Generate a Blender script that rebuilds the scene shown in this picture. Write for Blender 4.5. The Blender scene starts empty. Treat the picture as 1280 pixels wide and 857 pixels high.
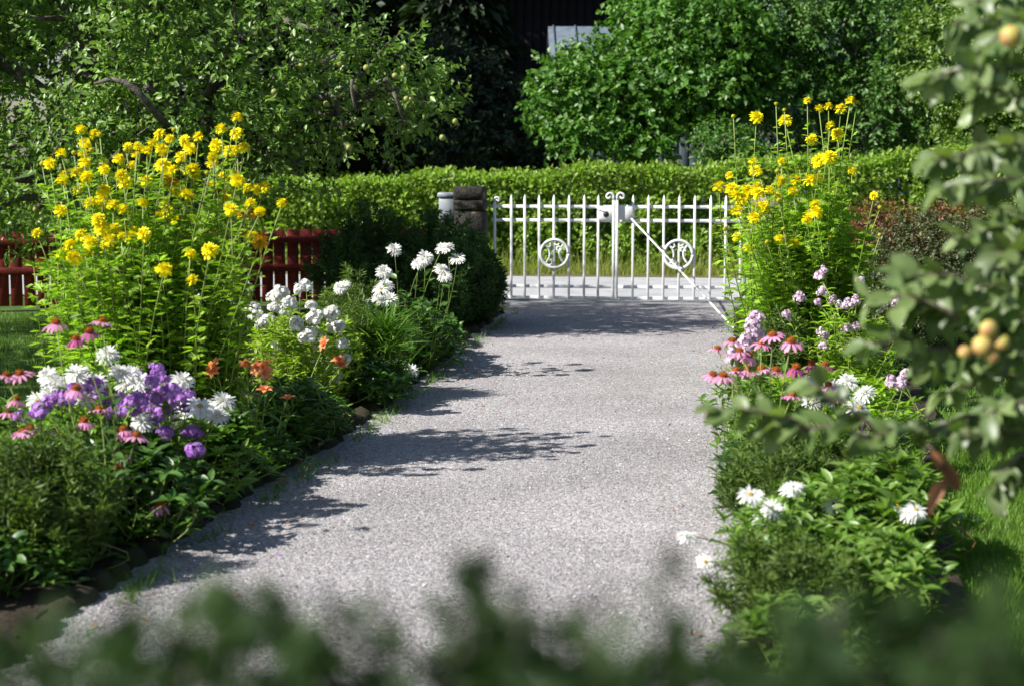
import bpy, math, random
import numpy as np
from mathutils import Vector, Matrix

R = math.radians
rng = np.random.default_rng(11)
random.seed(5)
sc = bpy.context.scene
COL = sc.collection

# ------------------------------------------------------------------ camera
CAM_H, YAW, FPX = 1.61, R(7.0), 2200.0
PITCH = math.atan(238.5 / FPX)
cam_d = bpy.data.cameras.new('camera')
cam = bpy.data.objects.new('camera', cam_d)
COL.objects.link(cam)
cam.location = (0, 0, CAM_H)
cam.rotation_euler = (math.pi / 2 - PITCH, 0, YAW)
cam_d.sensor_width = 36.0
cam_d.lens = FPX / 1280 * 36
cam_d.clip_start = 0.05
cam_d.clip_end = 2000
cam_d.dof.use_dof = True
cam_d.dof.focus_distance = 12.0
cam_d.dof.aperture_fstop = 3.2
sc.camera = cam

RIGHT = np.array([math.cos(YAW), math.sin(YAW), 0.0])
FWD = np.array([-math.sin(YAW), math.cos(YAW), 0.0])

# ------------------------------------------------------------------ world, sun, exposure
SUN_EL, SUN_AWAY = R(40.5), R(21)          # height of the sun; how far the shadows run away from the viewer
trav = RIGHT * math.cos(SUN_AWAY) + FWD * math.sin(SUN_AWAY)      # the way the shadows fall
sun_dir = Vector((trav[0] * math.cos(SUN_EL), trav[1] * math.cos(SUN_EL), -math.sin(SUN_EL)))
world = bpy.data.worlds.new('World')
sc.world = world
world.use_nodes = True
wn = world.node_tree
sky = wn.nodes.new('ShaderNodeTexSky')
sky.sky_type = 'NISHITA'
sky.sun_disc = False
sky.sun_elevation = SUN_EL
sky.sun_rotation = math.atan2(-trav[0], -trav[1])
wn.links.new(sky.outputs[0], wn.nodes['Background'].inputs[0])
wn.nodes['Background'].inputs[1].default_value = 0.06
sl = bpy.data.lights.new('sun', 'SUN')
sl.energy = 5.0
sl.angle = R(0.53)
sl.color = (1.0, 0.96, 0.90)
sun = bpy.data.objects.new('sun', sl)
COL.objects.link(sun)
sun.location = (-20, -5, 30)
sun.rotation_euler = sun_dir.to_track_quat('-Z', 'Y').to_euler()
vs = sc.view_settings
vs.view_transform = 'Standard'
vs.look = 'None'
vs.exposure = 0.88
vs.gamma = 1.0
vs.use_curve_mapping = False
sc.cycles.use_denoising = True
sc.cycles.max_bounces = 7
sc.cycles.transparent_max_bounces = 4
sc.cycles.sample_clamp_indirect = 6.0

# ------------------------------------------------------------------ layout helpers
def W(lat, d, z=0.0):
    """Ground-plan point: metres to the right of the viewing line, metres ahead, height."""
    p = RIGHT * lat + FWD * d
    return np.array([p[0], p[1], z])

def P(px, py, d):
    """Point of the photograph at a chosen distance ahead."""
    u, v = (px - 640) / FPX, (428.5 - py) / FPX
    hor = math.cos(PITCH) + v * math.sin(PITCH)
    s = d / hor
    z = CAM_H + s * (v * math.cos(PITCH) - math.sin(PITCH))
    return W(u * s, d, z)

def G(px, py):
    """Point of the ground."""
    u, v = (px - 640) / FPX, (428.5 - py) / FPX
    s = -CAM_H / (v * math.cos(PITCH) - math.sin(PITCH))
    return W(u * s, s * (math.cos(PITCH) + v * math.sin(PITCH)), 0)

def nrm(a):
    return a / np.maximum(np.linalg.norm(a, axis=-1, keepdims=True), 1e-9)

def rdir(n):
    return nrm(rng.normal(size=(n, 3)))

# ------------------------------------------------------------------ materials
MATS = {}
def nt(name):
    m = bpy.data.materials.new(name)
    m.use_nodes = True
    MATS[name] = m
    return m, m.node_tree, m.node_tree.nodes['Principled BSDF'], m.node_tree.nodes['Material Output']

def leaf_mat(name, a, b, rough=0.45, transl=0.3, spec=0.5, tcol=None):
    m, t, p, out = nt(name)
    at = t.nodes.new('ShaderNodeAttribute'); at.attribute_name = 'var'
    mx = t.nodes.new('ShaderNodeMix'); mx.data_type = 'RGBA'
    mx.inputs[6].default_value = (*a, 1); mx.inputs[7].default_value = (*b, 1)
    t.links.new(at.outputs['Fac'], mx.inputs[0])
    geo = t.nodes.new('ShaderNodeTexCoord')
    nz = t.nodes.new('ShaderNodeTexNoise'); nz.inputs['Scale'].default_value = 3.0; nz.inputs['Detail'].default_value = 2
    t.links.new(geo.outputs['Object'], nz.inputs['Vector'])
    hs = t.nodes.new('ShaderNodeHueSaturation')
    mr = t.nodes.new('ShaderNodeMapRange'); mr.inputs[1].default_value = 0.3; mr.inputs[2].default_value = 0.7
    mr.inputs[3].default_value = 0.7; mr.inputs[4].default_value = 1.3
    t.links.new(nz.outputs['Fac'], mr.inputs[0])
    t.links.new(mr.outputs[0], hs.inputs['Value'])
    t.links.new(mx.outputs[2], hs.inputs['Color'])
    t.links.new(hs.outputs[0], p.inputs['Base Color'])
    p.inputs['Roughness'].default_value = rough
    p.inputs['Specular IOR Level'].default_value = spec
    tr = t.nodes.new('ShaderNodeBsdfTranslucent')
    gm = t.nodes.new('ShaderNodeMix'); gm.data_type = 'RGBA'; gm.blend_type = 'MULTIPLY'; gm.inputs[0].default_value = 1
    t.links.new(hs.outputs[0], gm.inputs[6]); gm.inputs[7].default_value = (*(tcol or (1.5, 1.7, 0.6)), 1)
    t.links.new(gm.outputs[2], tr.inputs['Color'])
    ms = t.nodes.new('ShaderNodeMixShader'); ms.inputs[0].default_value = transl
    t.links.new(p.outputs[0], ms.inputs[1]); t.links.new(tr.outputs[0], ms.inputs[2])
    t.links.new(ms.outputs[0], out.inputs[0])
    return m

def petal_mat(name, a, b, transl=0.25):
    return leaf_mat(name, a, b, rough=0.6, transl=transl, spec=0.2, tcol=(1, 1, 1))

def rough_mat(name, cols, scale=8, rough=0.8, bump=0.3, bscale=40, detail=6, spec=0.3, stops=None, metallic=0):
    m, t, p, out = nt(name)
    tc = t.nodes.new('ShaderNodeTexCoord')
    nz = t.nodes.new('ShaderNodeTexNoise'); nz.inputs['Scale'].default_value = scale; nz.inputs['Detail'].default_value = detail
    nz.inputs['Roughness'].default_value = 0.65
    cr = t.nodes.new('ShaderNodeValToRGB')
    e = cr.color_ramp.elements
    stops = stops or [0.3 + 0.4 * i / max(1, len(cols) - 1) for i in range(len(cols))]
    e[0].position, e[0].color = stops[0], (*cols[0], 1)
    e[1].position, e[1].color = stops[-1], (*cols[-1], 1)
    for s, c in list(zip(stops, cols))[1:-1]:
        k = e.new(s); k.color = (*c, 1)
    t.links.new(tc.outputs['Object'], nz.inputs['Vector'])
    t.links.new(nz.outputs['Fac'], cr.inputs[0])
    t.links.new(cr.outputs[0], p.inputs['Base Color'])
    n2 = t.nodes.new('ShaderNodeTexNoise'); n2.inputs['Scale'].default_value = bscale; n2.inputs['Detail'].default_value = 5
    t.links.new(tc.outputs['Object'], n2.inputs['Vector'])
    bp = t.nodes.new('ShaderNodeBump'); bp.inputs['Strength'].default_value = bump; bp.inputs['Distance'].default_value = 0.02
    t.links.new(n2.outputs['Fac'], bp.inputs['Height'])
    t.links.new(bp.outputs[0], p.inputs['Normal'])
    p.inputs['Roughness'].default_value = rough
    p.inputs['Specular IOR Level'].default_value = spec
    p.inputs['Metallic'].default_value = metallic
    return m

def gravel_mat():
    m, t, p, out = nt('gravel')
    tc = t.nodes.new('ShaderNodeTexCoord')
    v = t.nodes.new('ShaderNodeTexVoronoi'); v.inputs['Scale'].default_value = 92
    v2 = t.nodes.new('ShaderNodeTexVoronoi'); v2.inputs['Scale'].default_value = 170
    nz = t.nodes.new('ShaderNodeTexNoise'); nz.inputs['Scale'].default_value = 0.9; nz.inputs['Detail'].default_value = 7
    for n in (v, v2, nz): t.links.new(tc.outputs['Object'], n.inputs['Vector'])
    sep = t.nodes.new('ShaderNodeSeparateColor'); t.links.new(v.outputs['Color'], sep.inputs[0])
    cr = t.nodes.new('ShaderNodeValToRGB'); e = cr.color_ramp.elements
    e[0].position, e[0].color = 0.0, (0.16, 0.155, 0.162, 1)
    e[1].position, e[1].color = 1.0, (0.58, 0.56, 0.565, 1)
    for s, c in ((0.25, (0.275, 0.263, 0.267)), (0.55, (0.35, 0.335, 0.338)), (0.8, (0.40, 0.365, 0.365))):
        k = e.new(s); k.color = (*c, 1)
    t.links.new(sep.outputs[0], cr.inputs[0])
    mr = t.nodes.new('ShaderNodeMapRange'); mr.inputs[1].default_value = 0.25; mr.inputs[2].default_value = 0.75
    mr.inputs[3].default_value = 0.74; mr.inputs[4].default_value = 1.16
    t.links.new(nz.outputs['Fac'], mr.inputs[0])
    hs = t.nodes.new('ShaderNodeHueSaturation')
    t.links.new(cr.outputs[0], hs.inputs['Color']); t.links.new(mr.outputs[0], hs.inputs['Value'])
    t.links.new(hs.outputs[0], p.inputs['Base Color'])
    ad = t.nodes.new('ShaderNodeMath'); ad.operation = 'ADD'
    t.links.new(v.outputs['Distance'], ad.inputs[0]); t.links.new(v2.outputs['Distance'], ad.inputs[1])
    bp = t.nodes.new('ShaderNodeBump'); bp.invert = True
    bp.inputs['Strength'].default_value = 0.7; bp.inputs['Distance'].default_value = 0.006
    t.links.new(ad.outputs[0], bp.inputs['Height'])
    t.links.new(bp.outputs[0], p.inputs['Normal'])
    p.inputs['Roughness'].default_value = 0.85
    p.inputs['Specular IOR Level'].default_value = 0.25
    return m

gravel_mat()
leaf_mat('pebble', (0.20, 0.195, 0.20), (0.50, 0.485, 0.495), rough=0.8, transl=0.0, spec=0.25)
rough_mat('asphalt', [(0.28, 0.285, 0.30), (0.38, 0.385, 0.40), (0.44, 0.44, 0.45)], scale=3, bump=0.25, bscale=180, rough=0.75)
rough_mat('concrete', [(0.22, 0.225, 0.23), (0.36, 0.36, 0.36)], scale=9, bump=0.3, bscale=60)
rough_mat('soil', [(0.018, 0.012, 0.008), (0.05, 0.034, 0.022)], scale=14, bump=0.8, bscale=50)
rough_mat('lawn', [(0.035, 0.075, 0.010), (0.08, 0.14, 0.020)], scale=5, bump=0.6, bscale=120)
rough_mat('verge', [(0.06, 0.075, 0.02), (0.17, 0.12, 0.06), (0.08, 0.11, 0.025)], scale=9, bump=0.7, bscale=90)
rough_mat('mossy_stone', [(0.018, 0.028, 0.008), (0.05, 0.045, 0.014), (0.06, 0.055, 0.045)], scale=14, bump=0.9, bscale=50)
rough_mat('pillar_stone', [(0.014, 0.013, 0.012), (0.04, 0.036, 0.03), (0.26, 0.20, 0.14)], scale=5, bump=0.7, bscale=45, stops=[0.35, 0.58, 0.74])
rough_mat('pillar_pale', [(0.13, 0.10, 0.075), (0.26, 0.21, 0.16), (0.33, 0.27, 0.21)], scale=6, bump=0.6, bscale=45)
rough_mat('red_paint', [(0.07, 0.007, 0.005), (0.14, 0.013, 0.008), (0.20, 0.024, 0.013)], scale=12, bump=0.25, bscale=60, rough=0.75)
rough_mat('white_paint', [(0.66, 0.67, 0.69), (0.80, 0.80, 0.79), (0.83, 0.83, 0.82)], scale=14, bump=0.12, bscale=90, rough=0.42, spec=0.5, stops=[0.25, 0.42, 0.7])
rough_mat('box_grey', [(0.22, 0.25, 0.29), (0.31, 0.34, 0.38)], scale=10, bump=0.1, bscale=60, rough=0.5)
rough_mat('black_metal', [(0.012, 0.012, 0.014), (0.03, 0.03, 0.032)], scale=20, bump=0.1, rough=0.4, spec=0.5)
rough_mat('red_tag', [(0.4, 0.02, 0.02), (0.5, 0.04, 0.03)], scale=20, bump=0.05)
rough_mat('bark', [(0.035, 0.028, 0.022), (0.12, 0.105, 0.09), (0.22, 0.20, 0.17)], scale=18, bump=0.9, bscale=50)
rough_mat('twig_bark', [(0.10, 0.075, 0.055), (0.19, 0.15, 0.12)], scale=25, bump=0.4)
rough_mat('apple_skin', [(0.40, 0.38, 0.08), (0.47, 0.35, 0.11), (0.45, 0.15, 0.09)], scale=1.3, bump=0.0, rough=0.4, detail=2, stops=[0.40, 0.52, 0.64])
rough_mat('apple_green', [(0.20, 0.27, 0.05), (0.30, 0.29, 0.08), (0.42, 0.13, 0.08)], scale=12, bump=0.0, rough=0.4, detail=2, stops=[0.4, 0.58, 0.75])
rough_mat('shed_board', [(0.06, 0.08, 0.105), (0.12, 0.15, 0.185)], scale=6, bump=0.3)
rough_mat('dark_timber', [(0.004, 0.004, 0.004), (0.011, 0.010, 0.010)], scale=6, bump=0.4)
rough_mat('slate', [(0.008, 0.009, 0.011), (0.018, 0.02, 0.024)], scale=8, bump=0.4)
rough_mat('cone_brown', [(0.26, 0.045, 0.008), (0.62, 0.20, 0.02)], scale=160, bump=1.0, bscale=240)
rough_mat('cone_yellow', [(0.45, 0.28, 0.02), (0.6, 0.42, 0.04)], scale=160, bump=0.8, bscale=240)
rough_mat('window_glass', [(0.01, 0.012, 0.015), (0.02, 0.022, 0.026)], scale=2, bump=0.0, rough=0.1, spec=0.6)

leaf_mat('apple_leaf', (0.07, 0.16, 0.02), (0.23, 0.345, 0.08), rough=0.42, transl=0.3)
leaf_mat('fruit_leaf', (0.07, 0.15, 0.02), (0.20, 0.30, 0.055), rough=0.5, transl=0.3)
leaf_mat('near_apple_leaf', (0.07, 0.122, 0.03), (0.19, 0.255, 0.095), rough=0.42, transl=0.3)
leaf_mat('hedge_leaf', (0.13, 0.245, 0.018), (0.27, 0.38, 0.055), rough=0.5, transl=0.36)
leaf_mat('bush_leaf', (0.04, 0.125, 0.013), (0.12, 0.25, 0.038), rough=0.45, transl=0.3)
leaf_mat('bush_leaf_deep', (0.04, 0.112, 0.018), (0.115, 0.23, 0.042), rough=0.5, transl=0.3)
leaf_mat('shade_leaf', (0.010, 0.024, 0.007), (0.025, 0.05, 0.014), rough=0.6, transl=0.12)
leaf_mat('rud_leaf', (0.15, 0.29, 0.018), (0.34, 0.48, 0.06), rough=0.5, transl=0.44)
leaf_mat('rud_stem', (0.14, 0.22, 0.03), (0.27, 0.34, 0.08), rough=0.5, transl=0.1)
leaf_mat('phlox_leaf', (0.16, 0.27, 0.02), (0.34, 0.46, 0.06), rough=0.5, transl=0.4)
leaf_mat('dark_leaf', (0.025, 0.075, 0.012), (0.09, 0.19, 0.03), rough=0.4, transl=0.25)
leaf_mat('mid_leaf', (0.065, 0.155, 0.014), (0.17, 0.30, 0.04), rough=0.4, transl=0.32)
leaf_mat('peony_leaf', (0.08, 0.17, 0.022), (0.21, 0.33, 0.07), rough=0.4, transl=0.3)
leaf_mat('feather_leaf', (0.07, 0.14, 0.016), (0.16, 0.24, 0.05), rough=0.6, transl=0.35)
leaf_mat('feather_dark', (0.025, 0.075, 0.012), (0.07, 0.15, 0.028), rough=0.6, transl=0.28)
leaf_mat('blade_leaf', (0.06, 0.15, 0.014), (0.14, 0.27, 0.03), rough=0.45, transl=0.35)
leaf_mat('grass_blade', (0.07, 0.16, 0.012), (0.16, 0.28, 0.03), rough=0.55, transl=0.35)
leaf_mat('verge_blade', (0.12, 0.20, 0.02), (0.30, 0.30, 0.07), rough=0.6, transl=0.35)
leaf_mat('near_hedge_leaf_shaded', (0.010, 0.030, 0.007), (0.036, 0.07, 0.016), rough=0.7, transl=0.25, spec=0.2)  # very dark green: the shade on this hedge is put into the leaf colour
leaf_mat('shrub_leaf', (0.035, 0.065, 0.018), (0.12, 0.13, 0.05), rough=0.5, transl=0.2)
leaf_mat('red_shrub_leaf', (0.07, 0.06, 0.02), (0.26, 0.085, 0.05), rough=0.5, transl=0.25)
leaf_mat('dead_leaf', (0.34, 0.15, 0.07), (0.46, 0.23, 0.12), rough=0.6, transl=0.3, tcol=(1, 1, 1))
leaf_mat('brown_stem', (0.16, 0.08, 0.03), (0.34, 0.22, 0.09), rough=0.5, transl=0.05, tcol=(1, 1, 1))
petal_mat('yellow_petal', (0.88, 0.74, 0.004), (0.94, 0.88, 0.016), .35)
petal_mat('old_yellow_petal', (0.50, 0.24, 0.01), (0.66, 0.42, 0.02))
petal_mat('bud', (0.34, 0.36, 0.03), (0.60, 0.52, 0.03))
petal_mat('white_petal', (0.74, 0.75, 0.70), (0.86, 0.86, 0.83), .3)
petal_mat('pink_petal', (0.66, 0.20, 0.42), (0.78, 0.38, 0.58), .35)
petal_mat('wine_petal', (0.30, 0.04, 0.16), (0.45, 0.10, 0.27))
petal_mat('purple_petal', (0.34, 0.11, 0.52), (0.60, 0.34, 0.74), .3)
petal_mat('pale_pink_petal', (0.62, 0.42, 0.58), (0.80, 0.68, 0.76))
petal_mat('orange_petal', (0.80, 0.20, 0.06), (0.92, 0.40, 0.18), .35)

# ------------------------------------------------------------------ mesh helpers
class Buf:
    def __init__(s): s.v, s.f, s.a, s.n = [], [], [], 0
    def add(s, v, f, a):
        v = np.asarray(v, float).reshape(-1, 3); f = np.asarray(f, int)
        s.v.append(v); s.f.append(f + s.n); s.n += len(v)
        s.a.append(np.broadcast_to(np.asarray(a, float), (len(f),)))
        return s
    def mesh(s, name, mat, origin=(0, 0, 0), smooth=False):
        v = np.concatenate(s.v) - np.asarray(origin, float); f = np.concatenate(s.f); a = np.concatenate(s.a)
        me = bpy.data.meshes.new(name)
        me.vertices.add(len(v)); me.vertices.foreach_set('co', v.ravel().astype(np.float32))
        me.loops.add(len(f) * 3); me.loops.foreach_set('vertex_index', f.ravel().astype(np.int32))
        me.polygons.add(len(f)); me.polygons.foreach_set('loop_start', np.arange(0, len(f) * 3, 3, dtype=np.int32))
        if smooth: me.polygons.foreach_set('use_smooth', np.ones(len(f), bool))
        at = me.attributes.new('var', 'FLOAT', 'FACE'); at.data.foreach_set('value', a.astype(np.float32))
        me.update(calc_edges=True)
        me.materials.append(MATS[mat])
        return me

def tag(o, label=None, cat=None, group=None, kind=None):
    if label: o['label'] = label
    if cat: o['category'] = cat
    if group: o['group'] = group
    if kind: o['kind'] = kind
    return o

def thing(name, loc, label, cat, group=None):
    o = bpy.data.objects.new(name, None); COL.objects.link(o)
    o.location = loc
    o.empty_display_size = 0.1
    return tag(o, label, cat, group)

def node(name, me, parent=None, loc=None, rot=None, scale=None, kind=None):
    o = bpy.data.objects.new(name, me); COL.objects.link(o)
    if parent is not None: o.parent = parent
    if loc is not None: o.location = loc
    if rot is not None: o.rotation_euler = rot
    if scale is not None: o.scale = (scale,) * 3 if np.isscalar(scale) else scale
    if kind: o['kind'] = kind
    return o

def org(root):
    return np.array(root.location)

# leaf templates: x across, y along, z up ---------------------------------
def t_leaf4(fold=0.12, droop=0.12):
    v = np.array([(0, 0, 0), (0.5, 0.45, fold), (-0.5, 0.45, fold), (0, 1, -droop)])
    return v, np.array([(0, 1, 3), (0, 3, 2)])
def t_leaf(fold=0.10, droop=0.25, wide=1.0):
    ys = [0, 0.22, 0.5, 0.78, 1]; ws = [0.06, 0.40 * wide, 0.5 * wide, 0.33 * wide, 0.0]
    v, f = [], []
    for y, w in zip(ys, ws):
        z = -droop * y * y
        v += [(-w, y, z + fold * w * 2), (0, y, z), (w, y, z + fold * w * 2)]
    for i in range(4):
        for k in range(2):
            a, b, c, d = i*3+k, i*3+k+1, i*3+k+4, i*3+k+3
            f += [(a, b, c), (a, c, d)]
    return np.array(v, float), np.array(f)
def t_blade(bend=0.3):
    v, f = [], []
    for i, (y, w) in enumerate(((0, .5), (.45, .42), (.8, .25), (1, 0))):
        v += [(-w, y, -bend*y*y), (w, y, -bend*y*y)]
    for i in range(3): f += [(2*i, 2*i+1, 2*i+3), (2*i, 2*i+3, 2*i+2)]
    return np.array(v, float), np.array(f)
def t_tri():
    return np.array([(-.5, 0, 0), (.5, 0, 0), (0, 1, 0)], float), np.array([(0, 1, 2)])
def t_lobed():
    v, f = [], []
    for (ang, l, y0) in ((0, 1.0, 0.0), (0.75, 0.62, 0.22), (-0.75, 0.62, 0.22), (0.9, .4, .5), (-.9, .4, .5)):
        b = len(v); c, s = math.cos(ang), math.sin(ang)
        for (x, y, z) in ((0, 0, 0), (.11, .45, .03), (-.11, .45, .03), (0, 1, -.18)):
            x, y = x * (.8 if l == 1 else 1) * 1.4 * l, y * l
            v.append((x*c + y*s, -x*s + y*c + y0, z * l - .12 * y0))
        f += [(b, b+1, b+3), (b, b+3, b+2)]
    return np.array(v, float), np.array(f)
L4, LF, BL, TRI, LOB = t_leaf4(), t_leaf(), t_blade(), t_tri(), t_lobed()

def stamp(buf, tmpl, O, D, N, L, Wd, var=None):
    tv, tf = tmpl
    O = np.asarray(O); n = len(O)
    if n == 0: return
    D = nrm(np.asarray(D)); N = np.asarray(N)
    X = nrm(np.cross(D, N)); Z = nrm(np.cross(X, D))
    L = np.broadcast_to(L, (n,)); Wd = np.broadcast_to(Wd, (n,))
    V = (O[:, None, :] + tv[None, :, 0, None] * Wd[:, None, None] * X[:, None, :]
         + tv[None, :, 1, None] * L[:, None, None] * D[:, None, :]
         + tv[None, :, 2, None] * L[:, None, None] * Z[:, None, :])
    F = tf[None] + (np.arange(n) * len(tv))[:, None, None]
    if var is None: var = rng.random(n)
    buf.add(V.reshape(-1, 3), F.reshape(-1, 3), np.repeat(var, len(tf)))

def tube(buf, pts, radii, sides=5, var=0.5):
    pts = np.asarray(pts, float); m = len(pts)
    radii = np.broadcast_to(radii, (m,))
    T = nrm(np.gradient(pts, axis=0))
    ref = np.array([0.31, 0.57, 0.76]); 
    X = nrm(np.cross(T, ref)); Y = np.cross(T, X)
    an = np.arange(sides) * 2 * math.pi / sides
    ring = pts[:, None] + radii[:, None, None] * (np.cos(an)[None, :, None] * X[:, None] + np.sin(an)[None, :, None] * Y[:, None])
    f = []
    for i in range(m - 1):
        for k in range(sides):
            a, b = i*sides+k, i*sides+(k+1) % sides
            f += [(a, b, b+sides), (a, b+sides, a+sides)]
    for k in range(1, sides-1):
        f += [(0, k+1, k), ((m-1)*sides, (m-1)*sides+k, (m-1)*sides+k+1)]
    buf.add(ring.reshape(-1, 3), f, var)

def curve(a, b, sag=(0, 0, 0), n=6):
    a, b, sag = map(np.asarray, (a, b, sag)); t = np.linspace(0, 1, n)[:, None]
    return a * (1 - t) + b * t + sag * (4 * t * (1 - t))

def wobble(pts, amt):
    pts = np.array(pts, float); pts[1:-1] += rng.normal(size=pts[1:-1].shape) * amt; return pts

def box(buf, lo, hi, bev=0.0, var=0.5):
    lo, hi = np.asarray(lo, float), np.asarray(hi, float)
    if bev <= 0:
        v = np.array([(x, y, z) for x in (lo[0], hi[0]) for y in (lo[1], hi[1]) for z in (lo[2], hi[2])])
        f = [(0,1,3),(0,3,2),(4,6,7),(4,7,5),(0,4,5),(0,5,1),(2,3,7),(2,7,6),(0,2,6),(0,6,4),(1,5,7),(1,7,3)]
        buf.add(v, f, var); return
    import bmesh
    bm = bmesh.new(); bmesh.ops.create_cube(bm, size=1)
    for q in bm.verts: q.co = Vector(((lo+hi)/2)) + Vector(q.co[i]*(hi-lo)[i] for i in range(3))
    bmesh.ops.bevel(bm, geom=bm.edges[:], offset=bev, segments=1, affect='EDGES')
    bmesh.ops.triangulate(bm, faces=bm.faces[:]); bm.verts.index_update()
    buf.add([q.co[:] for q in bm.verts], [[q.index for q in g.verts] for g in bm.faces], var); bm.free()

def sphere(buf, c, r, nu=8, nv=5, var=0.5, sq=(1, 1, 1), jit=0):
    v = [(0, 0, 1)]
    for j in range(1, nv):
        th = math.pi * j / nv
        v += [(math.sin(th)*math.cos(2*math.pi*i/nu), math.sin(th)*math.sin(2*math.pi*i/nu), math.cos(th)) for i in range(nu)]
    v.append((0, 0, -1)); v = np.array(v)
    if jit: v = v * (1 + rng.normal(size=(len(v), 1)) * jit)
    f = []
    for i in range(nu):
        f.append((0, 1+i, 1+(i+1) % nu))
        for j in range(nv-2):
            a, b = 1+j*nu+i, 1+j*nu+(i+1) % nu
            f += [(a, a+nu, b+nu), (a, b+nu, b)]
        f.append((1+(nv-2)*nu+i, len(v)-1, 1+(nv-2)*nu+(i+1) % nu))
    buf.add(np.asarray(c) + v * np.asarray(sq) * r, f, var)

def poly_sheet(name, pts, z, mat, kind='structure', n_sub=None):
    """A flat sheet over an outline (list of xy), fan of one n-gon."""
    me = bpy.data.meshes.new(name)
    me.from_pydata([(p[0], p[1], z) for p in pts], [], [list(range(len(pts)))])
    if me.polygons[0].normal.z < 0: me.flip_normals()
    me.materials.append(MATS[mat])
    o = node(name, me, kind=kind)
    return o

# ------------------------------------------------------------------ the setting: ground, road, path, beds
GATE_Y, ROAD_Y0, ROAD_Y1, HEDGE_Y = 18.75, 19.25, 22.9, 23.75
poly_sheet('ground', [(-400, -400), (400, -400), (400, 400), (-400, 400)], -0.03, 'lawn')
road = poly_sheet('road', [(-60, ROAD_Y0), (60, ROAD_Y0), (60, ROAD_Y1), (-60, ROAD_Y1)], -0.012, 'asphalt')
poly_sheet('road_verge', [(-60, ROAD_Y1), (60, ROAD_Y1), (60, HEDGE_Y + 2), (-60, HEDGE_Y + 2)], -0.008, 'verge')

left_edge_px = [(627, 389), (600, 410), (560, 440), (500, 490), (430, 542), (350, 592), (270, 645), (190, 694), (110, 748), (30, 812)]
left_edge = [G(*p)[:2] for p in left_edge_px]
left_edge += [left_edge[-1] + np.array([-0.25, -0.8]), left_edge[-1] + np.array([-0.35, -3.0])]
right_edge = [G(*p)[:2] for p in [(917, 389), (920, 430), (921, 500), (924, 600), (930, 720), (938, 857)]]
right_edge += [right_edge[-1] + np.array([0.05, -1.0]), right_edge[-1] + np.array([0.1, -3.5])]
def ragged(e):
    out = []
    for a_, b_ in zip(e[:-1], e[1:]):
        m = max(1, int(np.linalg.norm(b_ - a_) / .16)); out += [a_ + (b_ - a_) * k / m + np.array([rng.normal() * .018, 0]) for k in range(m)]
    return out + [e[-1]]
left_edge, right_edge = [left_edge[0]] + ragged(left_edge)[1:], [right_edge[0]] + ragged(right_edge)[1:]
path_out = [(left_edge[0][0], GATE_Y - 0.2)] + left_edge[1:] + right_edge[::-1][:-1] + [(right_edge[0][0], GATE_Y - 0.2)]
path = poly_sheet('gravel_path', path_out, 0.0, 'gravel')
tb = Buf(); box(tb, (-2.62, GATE_Y - 0.2, -0.05), (0.40, ROAD_Y0 + 0.0, 0.012), 0.008)
thr = node('gate_threshold', tb.mesh('gate_threshold', 'concrete'), kind='structure')

def bed(name, inner, offs, mat='soil', z=0.035):
    outer = [p + np.array([o, 0]) for p, o in zip(inner, offs)]
    poly_sheet(name, inner + outer[::-1], z, mat)
bed('left_flower_bed', [p - np.array([0.06, 0]) for p in left_edge], [-1.9] * len(left_edge))
bed('right_flower_bed', [p + np.array([0.0, 0]) for p in right_edge], list(np.interp([p[1] for p in right_edge], [6, 8, 11, 16], [.76, .85, 1.2, 1.35])))

# mossy edging stones along the left bed
edging = node('bed_edging', Buf().add([(0, 0, 0), (0.001, 0, 0), (0, 0.001, 0)], [(0, 1, 2)], 0.5).mesh('bed_edging', 'mossy_stone'), kind='structure')
stone_me = []
for k in range(5):
    b = Buf(); sphere(b, (0, 0, 0), 1, 9, 6, sq=(1.0, 0.62, 0.55), jit=0.10)
    stone_me.append(b.mesh('stone', 'mossy_stone', smooth=True))
E = np.array(left_edge[:-1]); seg = np.linalg.norm(np.diff(E, axis=0), axis=1); cum = np.r_[0, np.cumsum(seg)]
s = 0.1
while s < cum[-1]:
    i = min(np.searchsorted(cum, s) - 1, len(seg) - 1); i = max(i, 0)
    t = (s - cum[i]) / seg[i]; p = E[i] * (1 - t) + E[i + 1] * t; dv = E[i + 1] - E[i]
    r = rng.uniform(0.075, 0.12)
    node('stone', random.choice(stone_me), edging, (p[0] - 0.03 + rng.uniform(-.02, .02), p[1], 0.0), (0, 0, math.atan2(dv[1], dv[0]) + rng.uniform(-.2, .2)), r)
    s += r * 1.75

# loose pebbles on the near half of the path (nobody could count them)
pb = Buf()
n = 52000
pd = 5.3 + (17.5 - 5.3) * rng.random(n) ** 1.7
pl = rng.uniform(-2.4, 2.5, n)
PT = RIGHT[None] * pl[:, None] + FWD[None] * pd[:, None]
LE, RE = np.array(left_edge)[::-1], np.array(right_edge)[::-1]
xl = np.interp(PT[:, 1], LE[:, 1], LE[:, 0]); xr = np.interp(PT[:, 1], RE[:, 1], RE[:, 0])
PT = PT[(PT[:, 0] > xl) & (PT[:, 0] < xr)]
n = len(PT)
octa = (np.array([(0.6, 0.1, 0), (-0.55, 0, 0), (0.05, 0.5, 0), (0, -0.55, 0), (0.05, 0.05, 0.42), (0, 0, -0.3)]),
        np.array([(0, 2, 4), (2, 1, 4), (1, 3, 4), (3, 0, 4)]))
sz = rng.uniform(0.004, 0.012, n) + (rng.random(n) < .02) * .008
dd = rdir(n); dd[:, 2] *= 0.2
PT[:, 2] = 0.002
stamp(pb, octa, PT, dd, np.tile([0, 0, 1.0], (n, 1)) + rng.normal(size=(n, 3)) * .15, sz, sz * rng.uniform(.7, 1.1, n), rng.random(n) ** 1.3)
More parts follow.
